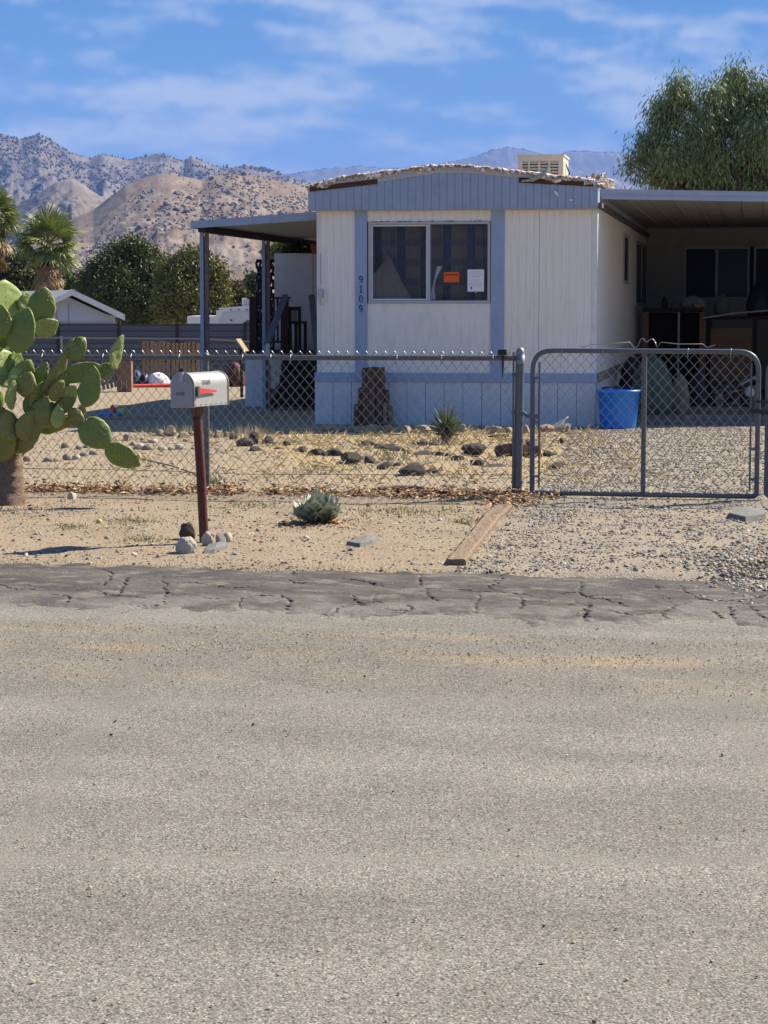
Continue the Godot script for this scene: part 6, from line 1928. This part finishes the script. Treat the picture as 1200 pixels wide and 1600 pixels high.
func make_backdrop() -> void:
	# back chain link fence
	var z := 44.5
	var l := zp(-260, 525, z)
	var f := thing("back_fence", "thin chain link fence along the back of the yard", "fence", "", Transform3D(Basis(), Vector3(l.x, gh(l.x, -z), -z)))
	var yl := zp(100, 525, z).y - f.position.y
	var run := zp(400, 525, z).x - l.x
	part(f, "top_rail", tubem([Vector3(0, yl, 0), Vector3(run * 0.88, yl - 0.06, 0), Vector3(run, yl - 0.13, 0)], 0.018, 6), M.wire)
	part(f, "wire_mesh", chainlink(0, run, 0.0, yl - 0.1, 0.079, 0.0925, 0.0018, false, 3), M.galv)
	for px in [95, 320, -100]: part(f, "post", tubem([Vector3(zp(px, 525, z).x - l.x, -0.1, -0.03), Vector3(zp(px, 525, z).x - l.x, yl, -0.03)], 0.025, 8), M.wire)
	# grey metal panel fence
	z = 53.0
	mk("panel_grey", lin(0.085, 0.10, 0.13), 0.55, T.grime, Vector3(0.4, 1.5, 0.4))
	var pf := thing("metal_panel_fence", "dark blue-grey metal panel fence behind the back yard", "fence", "", Transform3D(Basis(), Vector3(0, 0, -z)))
	var edges := [-420, -330, -240, -150, -60, 0, 92, 187, 278, 384, 470, 560]
	for i in edges.size() - 1:
		var x0 := zp(edges[i], 500, z).x
		var x1 := zp(edges[i + 1], 500, z).x - 0.05
		var top := zp(100, [505, 504, 506, 505, 506, 505, 505, 507, 505.5, 500, 500][i], z).y
		var gy := gh(x0, -z)
		var b := MB.new()
		b.ribbed(gy - 0.1, top, func(_x): return 0.0, func(_x): return x1 - x0, 0.0, 0.15, 0.02, 0.3)
		part(pf, "metal_panel", b.mesh(), M.panel_grey, Transform3D(Basis(Vector3(0, 1, 0), Vector3(-1, 0, 0), Vector3(0, 0, 1)), Vector3(x1, 0, 0)))
		part(pf, "post", boxm(Vector3(x1 - 0.01, gy - 0.2, -0.06), Vector3(x1 + 0.06, top + 0.04, 0.03)), M.dark_plastic)
	# blue-white gabled house
	z = 60.0
	var pk := zp(112, 457.5, z)
	var gy := gh(pk.x, -z)
	var h := thing("gabled_house", "low pale blue gabled house with white barge boards behind the grey fence", "house", "", Transform3D(Basis(Vector3.UP, deg_to_rad(24.0)), Vector3(pk.x, gy, -z)))
	mk("pale_blue", lin(0.42, 0.49, 0.62), 0.7, T.grime, Vector3.ONE * 0.3)
	mk("roof_grey", lin(0.30, 0.30, 0.31), 0.8, T.grime, Vector3.ONE * 0.5)
	var hy := pk.y - gy
	var half := 1.52
	var ey := hy - half * 0.475
	var b := MB.new()
	b.prism(PackedVector2Array([Vector2(-half + 0.15, 0), Vector2(half - 0.15, 0), Vector2(half - 0.15, ey + 0.0), Vector2(0, hy - 0.12), Vector2(-half + 0.15, ey + 0.0)]), -9.0, -0.35)
	part(h, "wall", b.mesh(), M.pale_blue)
	for s in [-1.0, 1.0]:
		b = MB.new()
		b.prism(PackedVector2Array([Vector2(0, hy - 0.005), Vector2(s * half, ey + 0.02), Vector2(s * half, ey + 0.1), Vector2(0, hy + 0.08)]), -9.3, 0.0)
		part(h, "roof", b.mesh(), M.roof_grey)
		b = MB.new()
		b.prism(PackedVector2Array([Vector2(0, hy - 0.07), Vector2(s * (half + 0.02), ey - 0.06), Vector2(s * (half + 0.02), ey + 0.11), Vector2(0, hy + 0.1)]), 0.001, 0.05)
		part(h, "barge_board", b.mesh(), M.white_paint)
	for x in [-0.35, 0.0]:
		part(h, "batten", boxm(Vector3(x - 0.012, 0.5, -0.349), Vector3(x + 0.012, hy - 0.3 - absf(x) * 0.5, -0.335)), M.roof_grey)
	part(h, "batten", boxm(Vector3(-half + 0.2, ey - 0.12, -0.349), Vector3(half - 0.2, ey - 0.10, -0.334)), M.roof_grey)
	# white camper
	z = 64.0
	var c0 := zp(338, 505, z)
	gy = gh(c0.x, -z)
	var c := thing("camper_trailer", "white camper trailer with rounded roof behind the grey fence", "camper", "", Transform3D(Basis(), Vector3(c0.x, gy, -z)))
	var cw: float = zp(452, 505, z).x - c0.x
	var ct := zp(380, 478, z).y - gy
	b = MB.new()
	b.prism(PackedVector2Array([Vector2(0, 0.5), Vector2(cw, 0.5), Vector2(cw, ct - 0.1), Vector2(cw * 0.8, ct), Vector2(cw * 0.4, ct), Vector2(0.1, ct - 0.06), Vector2(0, ct - 0.16)]), -6.0, 0.0)
	part(c, "body", b.mesh(), M.white_paint)
	b = MB.new()
	b.prism(PackedVector2Array([Vector2(0.08, 0.6), Vector2(cw - 0.1, 0.6), Vector2(cw - 0.1, ct - 0.26), Vector2(cw * 0.6, ct - 0.14), Vector2(0.25, ct - 0.2), Vector2(0.08, ct - 0.4)]), 0.001, 0.05)
	part(c, "front_cap", b.mesh(), M.board_white)
	for px in [337.5 + 4, 361, 373, 386]: part(c, "marker_light", boxm(Vector3(zp(px, 484, z).x - c0.x - 0.025, ct - 0.13, 0.052), Vector3(zp(px, 484, z).x - c0.x + 0.035, ct - 0.10, 0.07)), M.dark_plastic)
	part(c, "hitch_lamp", boxm(Vector3(0.42, ct - 0.45, 0.051), Vector3(0.48, ct - 0.41, 0.08)), M.dark_plastic)
	var ax := zp(377, 470, z).x - c0.x
	part(c, "roof_vent", boxm(Vector3(ax, ct + 0.001, -1.0), Vector3(ax + 0.45, ct + 0.24, -0.4)), M.white_paint)
	for y in 3: part(c, "vent_slat", boxm(Vector3(ax + 0.05, ct + 0.04 + y * 0.06, -0.399), Vector3(ax + 0.4, ct + 0.07 + y * 0.06, -0.39)), M.rock_grey)
	var sx := zp(291, 505, z).x - c0.x
	part(c, "lower_wing", boxm(Vector3(sx, 0.5, -4.0), Vector3(-0.01, zp(300, 494, z).y - gy, -0.3)), M.white_paint)
	for wx in [0.3, cw - 0.5]:
		b = MB.new()
		b.lathe([Vector2(0, -0.1), Vector2(0.33, -0.1), Vector2(0.35, 0), Vector2(0.33, 0.1), Vector2(0, 0.1)], 18, Transform3D(Basis(Vector3.RIGHT, PI / 2), Vector3(wx, 0.35, -0.4)))
		part(c, "wheel", b.mesh(), M.dark_plastic)

# ------------------------------------------------------------------ plants
func pad_mesh(len: float, hw: float, th: float, seed_: int) -> ArrayMesh:
	var n := FastNoiseLite.new()
	n.seed = seed_
	n.frequency = 1.2
	var bend := 0.06 * (float(seed_ % 7) - 3.0) / 3.0
	var b := MB.new()
	b.sg = 1
	var rows := 14
	var segs := 14
	var rings := []
	for i in rows + 1:
		var t := float(i) / rows
		var p := pow(sin(PI * clampf(pow(t, 0.82) * 0.985 + 0.012, 0.0, 1.0)), 0.62)
		var r := []
		for k in segs:
			var a := TAU * k / segs
			var x := cos(a) * hw * p * (1.0 + 0.09 * n.get_noise_2d(t * 3.0, cos(a) * 2.0))
			var zc := sin(a)
			zc = signf(zc) * pow(absf(zc), 0.7)
			r.append(Vector3(x, t * len, zc * th * (0.35 + 0.65 * p) * (1.0 + 0.12 * n.get_noise_2d(x * 20.0, t * 6.0)) + bend * len * sin(PI * t) + 0.02 * n.get_noise_2d(x * 8.0, t * 2.0)))
		rings.append(r)
	for i in rows:
		for k in segs:
			var k2 := (k + 1) % segs
			var cork := n.get_noise_2d(rings[i][k].x * 40.0, i * 0.9) + (0.35 if i < 2 else 0.0) - 0.32
			b.col = Color(1, 1, 1).lerp(Color(1.5, 0.95, 0.75), clampf(cork * 3.0, 0.0, 0.8)).lerp(Color(1.15, 1.08, 0.7), clampf(n.get_noise_2d(k * 0.7, i * 0.5 + 40.0) * 1.5, 0.0, 0.7))
			b.quad(rings[i][k], rings[i + 1][k], rings[i + 1][k2], rings[i][k2])
	for k in range(1, segs - 1):
		b.tri(rings[0][0], rings[0][k], rings[0][k + 1])
		b.tri(rings[rows][0], rings[rows][k + 1], rings[rows][k])
	return b.mesh()
func make_plants() -> void:
	var foot := gp(12, 790)
	foot.y = gh(foot.x, foot.z)
	var Z := -foot.z
	var c := thing("prickly_pear", "big prickly pear cactus with broad green pads on a thick brown trunk", "cactus", "", Transform3D(Basis(), foot))
	# trunk: rough stacked bark
	var tr := MB.new()
	tr.sg = 1
	var rings := []
	for i in 22:
		var t := i / 21.0
		var ring := []
		for k in 18:
			var a := TAU * k / 18.0
			var r := (lerpf(0.118, 0.082, t) + 0.05 * pow(1.0 - t, 6.0)) * (1.0 + 0.3 * gn.get_noise_3d(cos(a) * 3.0, t * 9.0, sin(a) * 3.0)) + 0.022 * absf(sin(t * 21.0 + gn.get_noise_2d(a * 8.0, 0.0) * 2.0))
			ring.append(Vector3(lerpf(-0.005, 0.02, t) + cos(a) * r, -0.06 + t * 0.56, -sin(a) * r))
		rings.append(ring)
	for i in 21:
		for k in 18: tr.quad(rings[i][k], rings[i][(k + 1) % 18], rings[i + 1][(k + 1) % 18], rings[i + 1][k])
	for k in range(1, 17): tr.tri(rings[21][0], rings[21][k], rings[21][k + 1])
	part(c, "trunk", tr.mesh(), M.bark)
	# pads: base px, tip px, half width px, turn about own axis, nearer (m), tone (lighter copy on sunlit pads)
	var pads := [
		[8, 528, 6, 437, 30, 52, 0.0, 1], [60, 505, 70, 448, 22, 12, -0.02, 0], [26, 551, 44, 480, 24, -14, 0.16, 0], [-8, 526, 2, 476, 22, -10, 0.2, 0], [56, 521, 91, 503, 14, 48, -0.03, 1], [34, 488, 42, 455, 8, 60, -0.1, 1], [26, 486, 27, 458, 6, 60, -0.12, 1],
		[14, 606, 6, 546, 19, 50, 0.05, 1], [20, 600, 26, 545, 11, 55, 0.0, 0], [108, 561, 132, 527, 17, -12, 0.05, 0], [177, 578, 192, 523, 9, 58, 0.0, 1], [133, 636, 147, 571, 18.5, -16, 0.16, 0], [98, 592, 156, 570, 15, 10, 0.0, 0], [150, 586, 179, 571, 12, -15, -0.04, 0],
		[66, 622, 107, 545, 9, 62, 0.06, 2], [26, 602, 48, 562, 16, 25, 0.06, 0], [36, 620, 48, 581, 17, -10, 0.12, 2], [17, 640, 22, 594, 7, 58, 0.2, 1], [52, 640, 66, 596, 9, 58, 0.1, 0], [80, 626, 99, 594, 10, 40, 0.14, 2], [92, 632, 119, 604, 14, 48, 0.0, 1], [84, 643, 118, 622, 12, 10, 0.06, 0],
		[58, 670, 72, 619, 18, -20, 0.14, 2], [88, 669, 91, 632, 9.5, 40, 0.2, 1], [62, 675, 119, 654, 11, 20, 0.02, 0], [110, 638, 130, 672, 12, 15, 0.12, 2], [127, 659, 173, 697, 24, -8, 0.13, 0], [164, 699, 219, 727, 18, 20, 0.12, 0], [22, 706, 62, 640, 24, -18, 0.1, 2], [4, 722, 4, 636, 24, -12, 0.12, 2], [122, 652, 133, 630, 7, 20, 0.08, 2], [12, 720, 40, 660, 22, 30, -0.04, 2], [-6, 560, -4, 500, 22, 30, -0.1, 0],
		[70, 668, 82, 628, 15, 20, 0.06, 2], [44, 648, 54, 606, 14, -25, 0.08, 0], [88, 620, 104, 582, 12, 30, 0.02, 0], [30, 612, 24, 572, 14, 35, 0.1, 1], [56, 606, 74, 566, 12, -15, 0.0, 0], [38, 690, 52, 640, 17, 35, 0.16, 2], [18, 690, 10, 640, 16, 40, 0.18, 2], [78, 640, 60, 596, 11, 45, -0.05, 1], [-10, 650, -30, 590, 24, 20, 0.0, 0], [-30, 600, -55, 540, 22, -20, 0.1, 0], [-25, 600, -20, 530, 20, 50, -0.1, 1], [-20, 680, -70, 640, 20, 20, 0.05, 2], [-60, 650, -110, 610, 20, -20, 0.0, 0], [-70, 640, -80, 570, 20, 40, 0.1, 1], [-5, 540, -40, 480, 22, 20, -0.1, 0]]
	for i in pads.size():
		var q: Array = pads[i]
		var a := zp(q[0], q[1], Z - q[6]) - foot
		var e := zp(q[2], q[3], Z - q[6]) - foot
		var y := (e - a).normalized()
		var z := (Vector3(0, 0.05, 1) - y * y.dot(Vector3(0, 0.05, 1))).normalized()
		var yaw := deg_to_rad(q[5])
		var bs := Basis(y.cross(z), y, z)
		bs = Basis(y, yaw) * bs
		var hw: float = q[4] * Z / F / maxf(0.6, cos(yaw))
		var plen := (e - a).length()
		var pd := part(c, "pad", pad_mesh(plen, hw, 0.017 if q[7] != 2 else 0.024, 60 + i), [M.pad, M.pad_sunlit, M.pad_old][q[7]], Transform3D(bs, a))
		var sp_ := MB.new()      # tufts of spines in slanting rows
		for u in 9:
			for w in 7:
				var t := (u + 0.7 + 0.5 * (w % 2)) / 10.0
				var wid := pow(sin(PI * clampf(pow(t, 0.82), 0.0, 1.0)), 0.62) * hw
				var x := (w - 3) / 3.0 * hw
				if absf(x) > wid * 0.96: continue
				var zz := (0.35 + 0.65 * wid / hw) * (0.017 if q[7] != 2 else 0.024) * pow(maxf(0.0, 1.0 - pow(x / wid, 2)), 0.35)
				var bend := 0.06 * (float((60 + i) % 7) - 3.0) / 3.0 * plen * sin(PI * t)
				for s in [-1.0, 1.0]:
					var o := Vector3(x, t * plen, bend + s * (zz - 0.002))
					var r := 0.0032
					var tip := o + Vector3(rng.randfn() * 0.004, -0.004, s * 0.014)
					sp_.tri(o + Vector3(-r, -r, 0), o + Vector3(r, -r, 0), tip)
					sp_.tri(o + Vector3(r, -r, 0), o + Vector3(0, r, 0), tip)
					sp_.tri(o + Vector3(0, r, 0), o + Vector3(-r, -r, 0), tip)
		part(pd, "spines", sp_.mesh(), M.rock_white).set_meta("kind", "stuff")
	for q in [[217, 713, 0.025], [208, 731, 0.024], [133, 533, 0.012], [22, 545, 0.016], [57, 640, 0.014], [48, 583, 0.013]]:
		var p := zp(q[0], q[1], Z - 0.13) - foot
		part(c, "fruit", sack(33), M.pear_fruit, Transform3D(Basis.from_scale(Vector3(q[2] * 0.85, q[2] * 1.7, q[2] * 0.85)), p - Vector3(0, q[2] * 0.8, 0)))
	# agave
	var ap := on(497, 817)
	var ag := thing("agave", "squat grey-green agave with toothed pointed leaves on the verge", "agave", "", Transform3D(Basis(), ap))
	var lm := []
	for v in 3:
		var b := MB.new()
		b.sg = 1
		var rows := []
		for i in 9:
			var t := i / 8.0
			var w := 0.25 * (0.72 + 0.6 * sin(PI * minf(t * 1.15, 1.0))) * (1.0 - smooth(0.55, 1.0, t))
			if i == 8: w = 0.004
			var curl := 0.14 * (v - 0.6) * t * t
			rows.append([Vector3(-w, t, 0.05 * w * 6.0 - curl), Vector3(-w * 0.45, t, 0.012 - curl), Vector3(0, t, -curl), Vector3(w * 0.45, t, 0.012 - curl), Vector3(w, t, 0.05 * w * 6.0 - curl)])
		for i in 8:
			for k in 4:
				b.quad(rows[i][k], rows[i][k + 1], rows[i + 1][k + 1], rows[i + 1][k])
				var off := Vector3(0, 0, -0.05 * (1.0 - i / 8.0))
				var off2 := Vector3(0, 0, -0.05 * (1.0 - (i + 1) / 8.0))
				b.quad(rows[i][k + 1] + off, rows[i][k] + off, rows[i + 1][k] + off2, rows[i + 1][k + 1] + off2)
		lm.append(b.mesh())
	for i in 38:
		var t := i / 37.0
		var el := lerpf(1.45, 0.42, pow(t, 0.8)) + rng.randfn() * 0.06
		var az := i * 2.39996
		var s := lerpf(0.215, 0.235, t) * rng.randf_range(0.9, 1.1) * (1.0 if t < 0.85 else 0.8)
		var bs := Basis(Vector3.UP, az) * Basis(Vector3.RIGHT, PI / 2 - el)
		part(ag, "leaf", lm[i % 3], M.agave, Transform3D(bs * Basis.from_scale(Vector3.ONE * s), Vector3(sin(az) * 0.03 * t, 0.015, cos(az) * 0.03 * t)))
	for i in 16:
		var az := i * 2.39996 + 1.0
		part(ag, "dead_leaf", lm[i % 3], M.agave_dry, Transform3D(Basis(Vector3.UP, az) * Basis(Vector3.RIGHT, PI / 2 - rng.randf_range(0.02, 0.4)) * Basis.from_scale(Vector3(0.11, 0.17, 0.12)), Vector3(0, 0.02, 0)))
	# yucca
	var yp := on(697, 692)
	var yu := thing("yucca", "spiky green yucca growing in front of the skirting", "yucca", "", Transform3D(Basis(), yp))
	part(yu, "stem", tubem([Vector3(0, -0.03, 0), Vector3(0.005, 0.14, 0)], [0.055, 0.05], 8), M.bark)
	for ring in 2:
		var b := MB.new()
		for i in 190:
			var el := lerpf(1.5, 0.15, pow(rng.randf(), 0.75)) if ring == 0 else rng.randf_range(-0.4, 0.6)
			var az := rng.randf() * TAU
			var d := Vector3(cos(az) * cos(el), sin(el), sin(az) * cos(el))
			var o := Vector3(0, rng.randf_range(0.07, 0.17), 0)
			var len := rng.randf_range(0.22, 0.35) * (1.0 if ring == 0 else 0.6) * (0.72 + 0.35 * sin(maxf(el, 0.0)))
			var sd := d.cross(Vector3(rng.randfn(), rng.randfn(), rng.randfn())).normalized() * 0.0065
			b.col = Color(0.075, 0.11, 0.035).lerp(Color(0.20, 0.22, 0.09), rng.randf()) if ring == 0 else Color(0.30, 0.24, 0.13)
			b.tri(o - sd, o + sd, o + d * len * 0.6 + sd)
			b.tri(o - sd, o + d * len * 0.6 + sd, o + d * len * 0.6 - sd)
			b.tri(o + d * len * 0.6 - sd, o + d * len * 0.6 + sd, o + d * len + Vector3(0, -0.02, 0))
		if ring == 0: part(yu, "leaves", b.mesh(), M.foliage)
		elif ring == 1: part(yu, "dry_leaves", b.mesh(), M.foliage)

func _ready() -> void:
	rng.seed = 20240917
	gn.seed = 3
	gn.frequency = 1.0
	gn.fractal_octaves = 3
	make_sky()
	var bs := Basis(Vector3.UP, -turn)
	HB = Transform3D(bs, gp(496, 662.5))
	FB = Transform3D(bs, gp(808, 778))
	RB = Transform3D(bs, gp(600, 893))
	make_materials()
	make_ground()
	make_hills()
	make_house()
	make_carport()
	make_porch()
	make_fence()
	make_backdrop()
	make_trees()
	make_mailbox()
	make_plants()
	make_yard()
	make_rocks()
	make_scatter()
